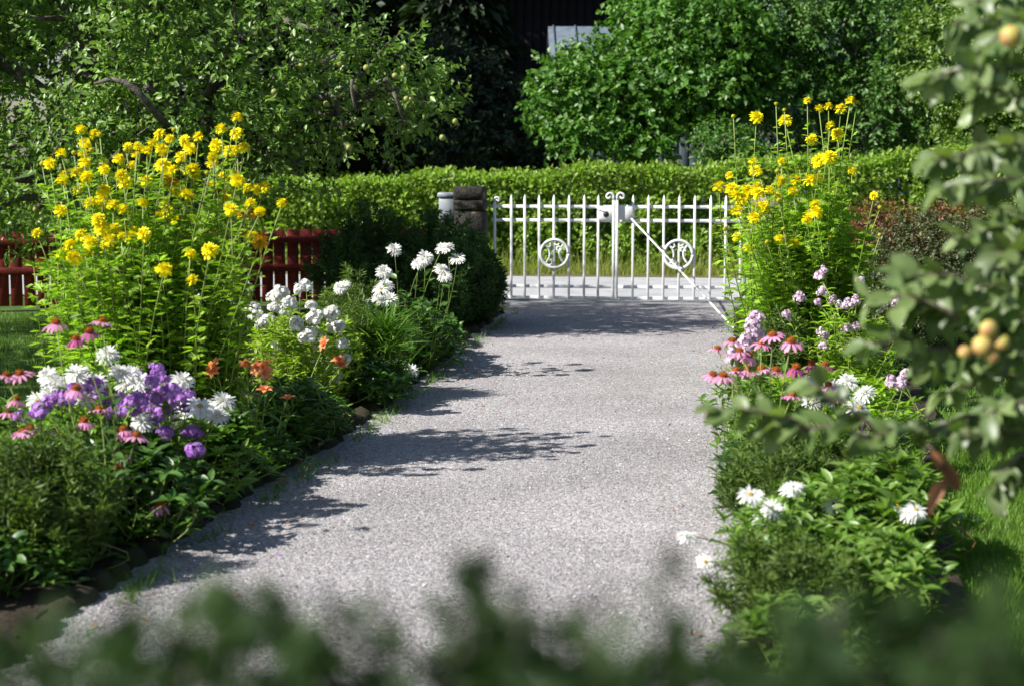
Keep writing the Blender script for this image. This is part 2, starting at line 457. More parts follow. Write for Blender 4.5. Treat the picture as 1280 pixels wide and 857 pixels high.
node('pebbles', pb.mesh('pebbles', 'pebble'), path, kind='stuff')

# grass
def grass(name, xy, h, mat, wid=0.004, label=None):
    n = len(xy)
    O = np.c_[xy, np.full(n, -0.03)]
    D = rng.normal(size=(n, 3)) * 0.35; D[:, 2] = 1
    b = Buf(); stamp(b, TRI, O, D, rdir(n), h * rng.uniform(.6, 1.3, n), wid * rng.uniform(.7, 1.3, n))
    o = node(name, b.mesh(name, mat), kind='stuff')
    return tag(o, label, 'grass')
def area(n, lat, d):
    a = rng.uniform(*lat, n); q = rng.uniform(*d, n)
    return (RIGHT[None, :2] * a[:, None] + FWD[None, :2] * q[:, None])
grass('lawn_grass', area(80000, (1.45, 4.2), (5.2, 10.5)), 0.05, 'grass_blade', 0.006, 'sunlit mown lawn right of the right flower bed')
grass('lawn_grass', area(30000, (2.0, 7.0), (10.5, 17.5)), 0.05, 'grass_blade', 0.008, 'mown lawn by the dark round shrubs')
grass('lawn_grass', area(40000, (-8.0, -2.6), (7.5, 17.8)), 0.05, 'grass_blade', 0.008, 'shaded lawn before the red picket fence')
n = 16000
vx = np.c_[rng.uniform(-9, 5, n), HEDGE_Y - 0.75 + rng.random(n) ** 0.6 * 0.95]
grass('verge_grass', vx, 0.17, 'verge_blade', 0.010, 'unmown yellowish grass along the foot of the clipped hedge')
n = 2500
vx = np.c_[rng.uniform(-9, 5, n), HEDGE_Y - 0.45 + rng.random(n) * 0.5]
grass('verge_grass', vx, 0.36, 'verge_blade', 0.012, 'tall thin grass stalks against the clipped hedge')

# ------------------------------------------------------------------ gate
GL, GR = -2.53, 0.165                                  # ends of the gate
def gx(px): return GL + (px - 612) / (918 - 612) * (GR - GL)
SP = (GR - GL) / (918 - 612)
def gh(py): return max(0.03, (380 - py) * 0.00858)
GC = gx(764)

def bar_mesh(name, h, w=0.025, spike=True, z0=0.0):
    b = Buf(); box(b, (-w/2, -w/2, z0), (w/2, w/2, h - (0.05 if spike else 0)), 0.002)
    if spike:
        v = [(-w/2, -w/2, h-.05), (w/2, -w/2, h-.05), (w/2, w/2, h-.05), (-w/2, w/2, h-.05), (0, 0, h)]
        b.add(v, [(0, 1, 4), (1, 2, 4), (2, 3, 4), (3, 0, 4)], .5)
    return b.mesh(name, 'white_paint')

def strip(b, pts, w, d):
    """flat bar bent along a line in the gate's plane (x, z), w wide in the plane, d deep."""
    pts = np.asarray(pts, float); T = nrm(np.gradient(pts, axis=0)); Nn = np.c_[-T[:, 1], T[:, 0]]
    A, B = pts + Nn * w / 2, pts - Nn * w / 2
    v = []
    for a, c in zip(A, B): v += [(a[0], -d/2, a[1]), (a[0], d/2, a[1]), (c[0], d/2, c[1]), (c[0], -d/2, c[1])]
    f = []
    for i in range(len(pts) - 1):
        for k in range(4):
            q, r = i*4+k, i*4+(k+1) % 4; f += [(q, r, r+4), (q, r+4, q+4)]
    f += [(0, 2, 1), (0, 3, 2)]; e = (len(pts)-1)*4; f += [(e, e+1, e+2), (e, e+2, e+3)]
    b.add(v, f, .5)

def scroll_pts(cx, cz, r0, r1, a0, a1, n=18):
    a = np.linspace(a0, a1, n); r = np.linspace(r0, r1, n)
    return np.c_[cx + r*np.cos(a), cz + r*np.sin(a)]

def ring_parts(leaf, x, z):
    b = Buf(); a = np.linspace(0, 2*math.pi, 33)
    strip(b, np.c_[.150*np.cos(a), .150*np.sin(a)], .031, .02)
    ring = node('ring', b.mesh('ring', 'white_paint'), leaf, (x, -0.022, z))
    # left S with a curl at head and foot, right hook
    b = Buf()
    p = np.r_[scroll_pts(-.048, .092, .018, .036, -2.5, 1.4, 12)[::1],
              curve((-.085, .105, 0), (-.062, -.005, 0), (-.0, .0, 0), 5)[:, :2],
              curve((-.062, -.01, 0), (-.085, -.092, 0), (.012, 0, 0), 6)[:, :2]]
    strip(b, curve((-.095, .100, 0), (-.092, -.098, 0), (.045, 0, 0), 12)[:, :2], .020, .012)
    strip(b, scroll_pts(-.060, .098, .034, .016, 2.6, 7.3, 14), .018, .0125)
    strip(b, scroll_pts(-.050, -.086, .040, .016, -2.9, 2.6, 16), .018, .0115)
    node('scroll', b.mesh('scroll', 'white_paint'), ring, (0, 0, 0))
    b = Buf()
    strip(b, curve((.095, .098, 0), (.098, -.092, 0), (-.045, 0, 0), 12)[:, :2], .020, .012)
    strip(b, scroll_pts(.045, .050, .034, .016, -.6, 4.4, 14), .018, .0125)
    strip(b, scroll_pts(.030, .118, .030, .022, 3.3, 6.0, 9), .018, .0115)
    node('scroll', b.mesh('scroll', 'white_paint'), ring, (0, 0, 0))
    return ring

def scroll_top(b, side, h0, r):
    """bar that ends in a crook leaning to one side"""
    p = np.r_[[(0, h0)], scroll_pts(side*r, h0 + r, r, r, math.pi if side > 0 else 0, (0 if side > 0 else math.pi), 9),
              scroll_pts(side*r*1.35, h0 + r, r*.65, r*.30, 0 if side > 0 else math.pi, -math.pi*1.1 if side > 0 else math.pi*2.1, 9)]
    strip(b, p, .022, .020)

spike_me = bar_mesh('bar', gh(246), z0=0.035)
def rail_mesh(x0, x1, z, h=.034):
    b = Buf(); box(b, (x0, -.006, z-h/2), (x1, .006, z+h/2), .002); return b.mesh('rail', 'white_paint')

def make_leaf(name, x0, x1, bars, label, ring_x, end_curl, centre_side):
    root = thing(name, (x0, GATE_Y, 0.012), label, 'gate', 'leaves of the double gate')
    for z in (gh(261.5), gh(278.5), gh(361), gh(377) + .012):
        node('rail', rail_mesh(0, x1 - x0, z), root, (0, 0.0155, 0))
    for px in bars:
        node('bar', spike_me, root, (gx(px) - x0, 0, 0))
    ring_parts(root, ring_x - x0, gh(320))
    b = Buf(); box(b, (-.014, -.011, .035), (.014, .011, gh(253)), .002); box(b, (-.010, .0125, .10), (.010, .075, .13)); box(b, (-.010, .0125, gh(264)), (.010, .075, gh(260))); scroll_top(b, -1 if centre_side < 0 else 1, gh(253) - .002, .038)
    node('meeting_bar', b.mesh('meeting_bar', 'white_paint'), root, ((x1 - x0 - .014) if centre_side < 0 else .014, -.062, 0))
    b = Buf(); box(b, (-.014, -.011, .035), (.014, .011, gh(256)), .002)
    if end_curl: scroll_top(b, 1, gh(256) - .002, .026)
    node('hinge_bar', b.mesh('hinge_bar', 'white_paint'), root, ((.04 if centre_side < 0 else x1 - x0 - .035), 0, 0))
    b = Buf(); box(b, (0, -.022, 0), (.150, .0075, .142), .003)
    lk = node('lock_plate', b.mesh('lock_plate', 'white_paint'), root, ((x1 - x0 - .18) if centre_side < 0 else .028, -.012, gh(277.5)))
    return root, lk
gl, lk_l = make_leaf('gate_leaf', GL, GC - .004, [637, 653.5, 671, 689, 707.5, 726, 743],
              'white iron gate leaf with hooked bar beside the dark stone pillar', gx(690), True, -1)
gr, lk_r = make_leaf('gate_leaf', GC + .004, GR, [785, 803.5, 822, 840.5, 859, 878, 896],
              'white iron gate leaf propped by a long slanting stay rod', gx(840), False, 1)
st_a = np.array([gx(783) - GC, -.06, gh(276)]); tip = G(919, 412)
st_b = np.array([tip[0] - GC - .004, tip[1] - GATE_Y, -0.01])
b = Buf(); tube(b, curve(st_a, st_b, n=2), .0105, 7)
stay = node('stay_rod', b.mesh('stay_rod', 'white_paint'), gr, (0, 0, 0)); stay['label'] = 'long white stay rod slanting to the gravel'
b = Buf(); sphere(b, (0, 0, 0), .032, 10, 6, sq=(1, .6, 1.0)); tube(b, [(-.01, -.01, .02), (-.05, -.015, .035), (-.10, -.012, .05)], .006, 5)
pdl = node('padlock', b.mesh('padlock', 'black_metal', smooth=True), None, (gx(753), GATE_Y - .066, gh(269)))
tag(pdl, 'small black padlock on the white lock plate', 'padlock')
b = Buf(); box(b, (-.008, -.006, 0), (.008, .006, .035), .002)
node('red_tag', b.mesh('red_tag', 'red_tag'), gl, (GC - GL - .012, -.02, gh(269))) 

def pillar(name, x, y, w, courses, mat, label):
    root = thing(name, (x, y, 0), label, 'pillar')
    z = 0
    for (h, ww, bev) in courses:
        b = Buf(); box(b, (-ww/2, -ww/2, z), (ww/2, ww/2, z + h - .006), bev)
        node('block', b.mesh('block', mat), root, (rng.uniform(-.006, .006), rng.uniform(-.006, .006), 0), (0, 0, rng.uniform(-.02, .02)))
        z += h
    return root
pillar('stone_pillar', gx(586), GATE_Y + .05, .33, [(.34, .325, .02), (.32, .32, .02), (.33, .325, .02), (.11, .335, .02), (.145, .33, .022)], 'pillar_stone', 'dark weathered stone pillar at the hooked end of the gate')
pillar('stone_pillar', gx(944), GATE_Y + .05, .33, [(.34, .33, .02), (.33, .33, .02), (.30, .335, .02), (.17, .33, .022)], 'pillar_pale', 'pale brown stone pillar behind the yellow flowers')

def letterbox(x, y, top, label):
    root = thing('letterbox', (x, y, 0), label, 'letterbox', 'letterboxes by the gate')
    b = Buf(); box(b, (-.03, -.03, 0), (.03, .03, top - .34), .004); node('post', b.mesh('post', 'box_grey'), root)
    b = Buf(); box(b, (-.085, -.07, top - .34), (.085, .07, top - .055), .008); node('box', b.mesh('box', 'box_grey'), root)
    b = Buf(); box(b, (-.10, -.085, top - .055), (.10, .085, top), .012); node('lid', b.mesh('lid', 'box_grey'), root)
letterbox(gx(554), GATE_Y + .25, 1.17, 'pale grey lidded letterbox beside the dark stone pillar')
letterbox(gx(985), GATE_Y + .25, 1.22, 'pale grey lidded letterbox beside the pale brown pillar')

# red picket fences
def fence(a, b_, top, label):
    a, b_ = np.asarray(a, float), np.asarray(b_, float)
    L = np.linalg.norm(b_ - a); ang = math.atan2(*(b_ - a)[::-1])
    root = thing('picket_fence', (a[0], a[1], 0), label, 'fence', 'red picket fences'); root.rotation_euler = (0, 0, ang)
    ms = []
    for k in range(3):
        q = Buf(); h = top + rng.uniform(-.008, .012); box(q, (-.059, -.011, .03), (.059, .011, h), .0015); ms.append(q.mesh('picket', 'red_paint'))
    k = 0
    while k * .135 + .06 < L:
        node('picket', random.choice(ms), root, (k * .135 + .06, 0, 0), (0, rng.uniform(-.008, .008), 0)); k += 1
    for z in (top - .10, top - .40):
        q = Buf(); box(q, (0, -.038, z - .038), (L, -.0135, z + .038), .0015); node('rail', q.mesh('rail', 'red_paint'), root)
    for k in range(int(L // 2) + 1):
        q = Buf(); box(q, (k*2 + .2, .013, 0), (k*2 + .3, .10, top - .06), .004); node('post', q.mesh('post', 'red_paint'), root)
fence(W(-9.0, 17.3)[:2], (gx(560), GATE_Y + .0), .79, 'red picket fence under the old apple tree')
fence((gx(965), GATE_Y + .05), (4.6, GATE_Y - .6), .86, 'red picket fence behind the dark round shrubs')

# ------------------------------------------------------------------ foliage generators
def shoots(ells, n, slen, per, leaf, wid=0.55, up=0.4, inner=0.45, droop=0.2, tmpl=L4, twigs=None, spread=1.0):
    """leafy shoots filling ellipsoids (centre, radii): returns a leaf buffer"""
    b = Buf()
    ar = np.array([(r[0]*r[1] + r[1]*r[2] + r[0]*r[2]) for _, r in ells]); ar = ar / ar.sum()
    which = rng.choice(len(ells), n, p=ar)
    C = np.array([e[0] for e in ells])[which]; Rr = np.array([e[1] for e in ells])[which]
    u = rdir(n); rad = inner + (1 - inner) * rng.random(n) ** 0.6
    base = C + u * Rr * rad[:, None]
    # tangle: displace with a smooth random field so that clumps and gaps form
    k = rng.normal(size=(3, 3)) * 2.2; ph = rng.random(3) * 6
    base = base + 0.16 * np.sin(base @ k.T + ph) * Rr.mean(1)[:, None] * 0.8
    D = nrm(u * 0.8 + rng.normal(size=(n, 3)) * 0.55 * spread + np.array([0, 0, up]))
    sl = slen * rng.uniform(.5, 1.3, n)
    t = (np.arange(per) + .5) / per
    bend = np.array([0, 0, -droop])
    pos = base[:, None] + D[:, None] * (sl[:, None] * t[None])[..., None] + bend * ((sl[:, None] * t[None] ** 2))[..., None]
    pos = pos.reshape(-1, 3); m = len(pos)
    Dm = np.repeat(D, per, 0)
    side = nrm(np.cross(Dm, rdir(m)))
    ld = nrm(side * 0.9 + Dm * 0.55 + np.array([0, 0, -0.25]) + rng.normal(size=(m, 3)) * .2)
    nm = np.repeat(u, per, 0) * 0.5 + np.array([0, 0, 0.8]) + rng.normal(size=(m, 3)) * .55
    ll = leaf * rng.uniform(.6, 1.25, m)
    var = np.clip(np.repeat(rng.random(n), per) * .5 + rng.random(m) * .5, 0, 1)
    stamp(b, tmpl, pos, ld, nm, ll, ll * wid, var)
    if twigs is not None:
        for i in rng.choice(n, min(twigs[1], n), replace=False):
            q = base[i][None] + D[i][None] * (sl[i] * np.linspace(-.3, 1, 4))[:, None] + bend * (sl[i] * np.linspace(0, 1, 4) ** 2)[:, None]
            tube(twigs[0], q, np.linspace(.008, .003, 4) * twigs[2], 3)
    return b

def tree(name, base, ells, label, cat, n, slen, per, leaf, mat, trunk_r=0.12, limbs=True, group=None, twigs=0, **kw):
    root = thing(name, base, label, cat, group)
    tw = Buf()
    top = np.mean([e[0] for e in ells], axis=0)
    fork = np.array(base) * .55 + np.array([top[0], top[1], 0]) * .45; fork[2] = max(.35, top[2] * .38)
    tube(tw, wobble(curve(np.array(base) + (0, 0, -.05), fork, (0, 0, 0), 5), trunk_r * .15), np.linspace(trunk_r, trunk_r * .75, 5), 8)
    tr = node('trunk', tw.mesh('trunk', 'bark', base, smooth=True), root)
    for c, r in ells:
        e = np.array(c) + np.array([0, 0, r[2] * .3]); lb = Buf()
        pts = wobble(curve(fork, e, (0, 0, .12 * np.linalg.norm(e - fork)), 7), .05)
        tube(lb, pts, np.linspace(trunk_r * .6, trunk_r * .12, 7), 6)
        for k in range(4):
            q = np.array(c) + rdir(1)[0] * np.array(r) * .8; m0 = pts[3 + k % 3]
            tube(lb, wobble(curve(m0, q, (0, 0, .08), 5), .03), np.linspace(trunk_r * .28, trunk_r * .06, 5), 5)
        node('limb', lb.mesh('limb', 'bark', base, smooth=True), tr)
    tw = Buf()
    lb = shoots(ells, n, slen, per, leaf, twigs=(tw, twigs, 1.0) if twigs else None, **kw)
    if twigs: node('twigs', tw.mesh('twigs', 'bark', base), root, kind='stuff')
    node('crown', lb.mesh('crown', mat, base), root, kind='stuff')
    return root

def el(px, py, d, rl, rd, rz):
    """ellipsoid aligned to the plan axes, its centre read from the photograph"""
    return (P(px, py, d), (rl, rd, rz))

# ------------------------------------------------------------------ hedge across the road
def hedge(label):
    x0, x1 = -10.5, 6.5
    root = thing('clipped_hedge', ((x0 + x1) / 2, HEDGE_Y + .6, 0), label, 'hedge')
    o = org(root); b = Buf()
    def topz(x): return np.interp(x, [-8, -5, -2, 0, 2.5, 5], [1.12, 1.20, 1.33, 1.40, 1.55, 1.58]) + .035*np.sin(x*2.7) + .025*np.sin(x*6.1+1)
    n = 84000
    x = rng.uniform(x0, x1, n); face = rng.random(n)
    z = np.where(face < .62, rng.random(n) ** .8, 1.0) * topz(x)
    y = np.where(face < .62, HEDGE_Y + np.abs(rng.normal(size=n)) * .16 + .06*np.sin(x*3.3+z*4) , HEDGE_Y + rng.random(n) * 1.25)
    z = np.where(face < .62, z, z - np.abs(rng.normal(size=n)) * .07 + rng.random(n)**6 * .10)
    fld = np.sin(x*5.1 + 2*np.sin(z*3.7)) + np.sin(z*8.3 + 1.7*np.sin(x*4.1)) + .8*np.sin(x*13.7 + z*5)
    dp = (face < .62) & (z < topz(x) * .80)
    y = y + np.where(dp, np.clip(-fld, 0, 2) * .10, 0)
    keep = ~dp | (rng.random(n) < np.clip(.62 + .3 * fld, .22, 1)); x, y, z, face = x[keep], y[keep], z[keep], face[keep]; n = len(x)
    nrmv = np.where((face < .62)[:, None], np.array([0, -.75, .6]), np.array([0, -.2, 1.0]))
    D = nrm(rng.normal(size=(n, 3)) * .8 + nrmv * .7)
    ll = rng.uniform(.05, .10, n)
    stamp(b, L4, np.c_[x, y, z], D, nrmv + rng.normal(size=(n, 3)) * .5, ll, ll * .58)
    for k in range(260):
        xx = rng.uniform(x0, x1); p0 = np.array([xx, HEDGE_Y + rng.random() * 1.0, topz(xx) - .08]); hh = rng.uniform(.08, .20); m = 7
        tt = rng.random((m, 1)); dv = np.array([rng.normal() * .25, rng.normal() * .25, 1.0]) * hh
        l = rng.uniform(.04, .075, m); stamp(b, L4, p0 + dv * tt + (0, 0, .03), rdir(m) + (0, 0, .5), np.array([0, -.2, 1.]) + rng.normal(size=(m, 3)) * .5, l, l * .55)
    # dense twiggy core
    n2 = 9000
    q = np.c_[rng.uniform(x0, x1, n2), HEDGE_Y + .22 + rng.random(n2) * .9, rng.random(n2) * 1.1]
    stamp(b, L4, q, rdir(n2), rdir(n2), .12, .10, np.zeros(n2))
    node('foliage', b.mesh('foliage', 'hedge_leaf', o), root, kind='stuff')
    st = Buf()
    for k in range(120):
        xx = x0 + (x1 - x0) * (k + rng.random()) / 120; p0 = np.array([xx, HEDGE_Y + .35 + rng.random() * .5, -.02])
        tube(st, wobble(curve(p0, p0 + (rng.normal() * .15, rng.normal() * .1, 1.05), n=4), .03), [.016, .013, .009, .005], 4)
    node('stems', st.mesh('stems', 'bark', o), root, kind='stuff')
hedge('long clipped yellow-green hedge across the road behind the gate')

# ------------------------------------------------------------------ old apple tree on the left
def apple_mesh(name, mat):
    b = Buf(); sphere(b, (0, 0, 0), 1, 10, 7, sq=(1, 1, .88)); me = b.mesh(name, mat, smooth=True); return me
apple_g, apple_y = apple_mesh('apple', 'apple_green'), apple_mesh('apple', 'apple_skin')
ells = [el(120, 60, 16.6, 1.6, 1.3, 1.25), el(320, 60, 16.4, 1.15, 1.1, .85), el(455, 115, 16.3, .62, .8, .56), el(110, 205, 16.0, 1.15, 1.0, .62),
        el(20, 250, 16.2, .7, .7, .55), el(-160, 60, 16.6, 1.7, 1.5, 1.6), el(370, 185, 16.2, .42, .6, .34), el(170, -55, 16.8, 1.5, 1.4, .75),
        el(520, 130, 16.2, .30, .5, .30), el(230, 150, 15.9, .9, .8, .6), el(-40, -120, 17, 1.9, 1.6, 1.4)]
ells = [(np.asarray(c_) * (1 - .045 * np.array([1, 1, 0])) - np.array([0, 0, .045 * (c_[2] - CAM_H)]), r_) for c_, r_ in ells]     # the whole crown 4.5 % nearer
apple_base = tuple(W(-3.05, 15.8))
at_root = tree('apple_tree', apple_base, ells, 'old spreading apple tree full of small green and blushed apples', 'apple tree', 6600, .30, 9, .070, 'apple_leaf', trunk_r=.17, twigs=500, up=.45, spread=1.1)
o = np.array(apple_base)
tw = Buf(); lv = Buf()                                   # long upright water shoots on the right shoulder
for (px, py, hx, hy) in [(440, 60, 455, -6), (415, 70, 405, 5), (470, 75, 480, 25), (500, 70, 535, 25), (460, 80, 470, 40), (520, 95, 565, 85), (510, 130, 575, 128), (545, 135, 572, 155), (400, 60, 380, -10), (350, 50, 360, -20), (300, 30, 315, -30), (250, 30, 250, -30), (350, 180, 395, 182), (370, 215, 395, 205)]:
    d = 15.3 + rng.random() * .6; pts = wobble(curve(P(px, py, d), P(hx, hy, d), n=6), .012)
    tw = Buf(); tube(tw, pts, np.linspace(.009, .003, 6), 4); node('branch', tw.mesh('branch', 'bark', o, smooth=True), at_root)
    m = 22; tt = rng.random(m); ii = tt * 5; i0 = np.minimum(ii.astype(int), 4); pp = pts[i0] + (pts[i0+1] - pts[i0]) * (ii - i0)[:, None]
    dd = nrm(pts[-1] - pts[0]); ld = nrm(np.cross(dd[None], rdir(m)) + dd * .7 + np.array([0, 0, -.15]))
    l = rng.uniform(.05, .085, m); stamp(lv, LF, pp, ld, np.array([0, -.3, 1]) + rng.normal(size=(m, 3)) * .4, l, l * .5)
bough = np.array([P(118, 105, 14.40), P(138, 99, 14.35), P(155, 103, 14.33), P(170, 113, 14.33), P(182, 126, 14.35), P(195, 142, 14.45), P(215, 165, 14.85)])
tw = Buf(); tube(tw, bough, [.012, .020, .025, .028, .028, .030, .032], 8)
for (a, c) in [((155, 103), (180, 108)), ((180, 108), (190, 122)), ((480, 100), (492, 115)), ((492, 115), (503, 148)), ((440, 100), (445, 140)), ((420, 70), (400, 80))]:
    tw2 = Buf(); tube(tw2, wobble(curve(P(*a, 14.6), P(*c, 14.65), n=4), .01), [.016, .015, .013, .011], 5); node('branch', tw2.mesh('branch', 'bark', o, smooth=True), at_root)
node('branch', tw.mesh('branch', 'bark', o, smooth=True), at_root)
node('shoot_leaves', lv.mesh('shoot_leaves', 'apple_leaf', o), at_root, kind='stuff')
for (px, py) in [(494, 95), (505, 85), (458, 85), (443, 110), (508, 124), (514, 124), (569, 152), (408, 130), (436, 185), (377, 82), (125, 75), (197, 75), (136, 137), (178, 152), (176, 160), (45, 262), (52, 268), (53, 275), (343, 115), (424, 81), (553, 172)]:
    d = 14.6 if px < 300 else 14.8
    node('apple', apple_g, at_root, P(px, py, d) - o, tuple(rng.uniform(0, 3, 3)), rng.uniform(.024, .030))

tree('apple_tree', tuple(W(-6.9, 11.6)), [(W(-6.9, 11.6, 2.7), (1.5, 1.6, 1.0)), (W(-6.3, 12.8, 2.4), (1.2, 1.3, .8)), (W(-7.6, 10.8, 2.5), (1.2, 1.2, .9))], 'apple tree on the shaded lawn left of the flower bed', 'apple tree', 2200, .3, 9, .075, 'apple_leaf', trunk_r=.13)

# ------------------------------------------------------------------ trees, bushes and houses beyond the hedge
def bg(name, px, d, ells, label, n, leaf, mat, cat='bush', r=.09, **kw):
    return tree(name, tuple(W((px - 640) / FPX * d, d)), ells, label, cat, n, kw.pop('slen', .34), kw.pop('per', 9), leaf, mat, trunk_r=r, **kw)
bg('lilac_bush', 790, 28.5, [el(790, 135, 28, 1.25, 1.2, .72), el(718, 135, 27.7, .70, .8, .66), el(870, 60, 28.2, 1.3, 1.2, 1.2), el(850, 5, 28.6, 1.0, 1.1, 1.0), el(900, 120, 27.8, .8, .8, .7), el(735, 165, 27.2, .55, .6, .3), el(755, 78, 28.3, .5, .6, .35), el(715, 88, 28.2, .38, .4, .30), el(800, 180, 27.2, .45, .5, .25)],
   'broad bright green bush rising behind the gate', 3700, .11, 'bush_leaf', wid=.7)
bg('lilac_bush', 1050, 29, [el(1000, 40, 28.6, 1.2, 1.2, 1.2), el(1070, 60, 28.2, 1.3, 1.2, 1.3), el(1120, 130, 27.8, .9, .9, .8), el(1000, 125, 28, .95, .9, .55), el(1150, 20, 29, 1.3, 1.2, 1.2), el(960, 0, 29, 1.2, 1.2, 1.1)],
   'broad green bush behind the tallest yellow flowers', 4200, .085, 'bush_leaf_deep', wid=.6)
bg('fruit_tree', 1260, 27.5, [el(1230, 60, 27, 1.2, 1.2, 1.2), el(1290, 120, 27, 1.3, 1.2, 1.0), el(1230, 160, 26.6, .7, .8, .5)],
   'yellowish fruit tree behind the blurred apple branch', 3000, .08, 'fruit_leaf', cat='tree')
bg('currant_bush', 910, 25.6, [el(905, 180, 25.6, .40, .4, .32), el(925, 195, 25.5, .35, .4, .22)],
   'small bush with reddish berries just behind the hedge', 420, .07, 'bush_leaf_deep', slen=.2)
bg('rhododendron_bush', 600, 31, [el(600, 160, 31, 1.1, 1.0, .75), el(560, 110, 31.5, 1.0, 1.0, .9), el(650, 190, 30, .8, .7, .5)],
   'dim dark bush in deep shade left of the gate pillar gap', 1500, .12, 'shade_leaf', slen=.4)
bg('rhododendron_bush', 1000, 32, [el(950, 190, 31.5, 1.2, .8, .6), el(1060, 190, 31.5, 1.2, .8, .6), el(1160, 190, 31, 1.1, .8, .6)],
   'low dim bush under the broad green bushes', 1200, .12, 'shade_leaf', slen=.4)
for (lat, d, cz, rr, rz, lab) in [(-6.3, 28.2, 6.2, 2.5, 2.7, 'tall tree added for its shade behind the old apple tree'),  # trees added only to throw shade over the background beyond the hedge
                                  (-9.5, 31, 6.2, 2.8, 3.2, 'tallest tree added for its shade far behind the old apple tree'),
                                  (-4.6, 37.6, 6.4, 2.2, 3.0, 'tall tree added before the dark timber house to shade it')]:
    tree('added_shade_tree', tuple(W(lat, d)), [(W(lat, d, cz), (rr, rr, rz)), (W(lat + .8, d - .5, cz - 1.4), (rr * .8, rr * .8, rz * .6)), (W(lat - 1, d + .4, cz - 1), (rr * .8, rr * .8, rz * .7))],
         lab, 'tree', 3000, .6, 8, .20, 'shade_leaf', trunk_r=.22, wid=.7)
def spruce(lat, d, h, r, label):
    base = W(lat, d); root = thing('spruce_tree', base, label, 'spruce', 'spruces behind the houses')
    t = Buf(); tube(t, curve(base, base + (0, 0, h), n=5), np.linspace(.16, .02, 5), 7); node('trunk', t.mesh('trunk', 'bark', base), root)
    b = Buf(); n = 5200
    zz = h * (.04 + .96 * rng.random(n) ** 1.25); ang = rng.random(n) * 6.283; rr = r * (1 - zz / h) * (.35 + .65 * rng.random(n) ** .5) * (1 + .18 * np.sin(zz * 9))
    O = base + np.c_[rr * np.cos(ang), rr * np.sin(ang), zz]
    D = np.c_[np.cos(ang), np.sin(ang), np.full(n, -.35)] + rng.normal(size=(n, 3)) * .3
    stamp(b, L4, O, D, np.array([0, 0, 1.]) + rng.normal(size=(n, 3)) * .3, .42, .16)
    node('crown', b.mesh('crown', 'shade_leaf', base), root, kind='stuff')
for (lat, d, h, r, lab) in [(-1.1, 35.5, 9.5, 1.5, 'dark spruce added before the timber house wall to darken it'), (-7.5, 38, 11, 2.6, 'dark spruce left of the timber house'), (-5.9, 43, 12, 3.0, 'dark spruce between the timber house and its neighbour spruce'), (-3.0, 47, 13, 3.0, 'dark spruce rising behind the timber house ridge'),  # the first spruce is added to keep the house wall dark
                            (4.5, 46, 12, 3.0, 'dark spruce behind the pale shed'), (9.5, 44, 12, 3.0, 'dark spruce right of the pale shed'), (14.5, 40, 11, 3.0, 'dark spruce behind the yellowish fruit tree'), (-14, 38, 11, 3.0, 'outermost dark spruce beyond the red fence')]:
    spruce(lat, d, h, r, lab)

def house(name, lat, d, w, dep, hw, hr, wall, roof, label, rot=0.0, windows=()):
    c = W(lat, d); root = thing(name, c, label, 'house'); root.rotation_euler = (0, 0, YAW + rot)
    b = Buf(); box(b, (-w/2, 0, -.05), (w/2, dep, hw)); node('wall', b.mesh('wall', wall), root)
    k = 0; x = -w/2
    q = Buf(); box(q, (-.085, -.03, 0), (.085, -.002, hw - .02), .004); bm_ = q.mesh('board', wall)
    while x + .1 < w/2: node('board', bm_, root, (x + .1, 0, 0)); x += .195
    b = Buf(); e = .45
    v = [(-w/2-e, -e, hw-.12), (w/2+e, -e, hw-.12), (w/2+e, dep/2, hw+hr), (-w/2-e, dep/2, hw+hr), (-w/2-e, dep+e, hw-.12), (w/2+e, dep+e, hw-.12)]
    v2 = [(x_, y_, z_ + .12) for x_, y_, z_ in v]
    b.add(v + v2, [(0,2,1),(0,3,2),(3,5,2),(3,4,5),(6,7,8),(6,8,9),(9,8,11),(9,11,10),(0,1,7),(0,7,6),(4,10,11),(4,11,5),(0,6,9),(0,9,3),(3,9,10),(3,10,4),(1,2,8),(1,8,7),(2,5,11),(2,11,8)], .5)
    rf = node('roof', b.mesh('roof', roof), root)
    sm = Buf(); tube(sm, [(0, -e, hw + .012), (0, dep/2, hw + hr + .132)], .022, 4); sme = sm.mesh('seam', roof); k = -w/2 - e + .1
    while k < w/2 + e: node('seam', sme, rf, (k, 0, 0)); k += .42
    for (x0, z0, ww, hh) in windows:
        b = Buf(); box(b, (x0 - .06, -.06, z0 - .06), (x0 + ww + .06, -.034, z0 + hh + .06)); f = node('window', b.mesh('window', 'box_grey'), root)
        b = Buf(); box(b, (x0, -.075, z0), (x0 + ww, -.0625, z0 + hh)); node('pane', b.mesh('pane', 'window_glass'), f)
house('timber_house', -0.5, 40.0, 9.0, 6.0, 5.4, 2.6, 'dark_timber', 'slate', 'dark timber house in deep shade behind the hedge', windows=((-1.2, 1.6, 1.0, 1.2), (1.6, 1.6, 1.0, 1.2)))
house('garden_shed', 4.65, 33.0, 7.0, 3.0, 3.2, .70, 'shed_board', 'shed_board', 'pale blue-grey shed with a low roof half hidden by bushes')

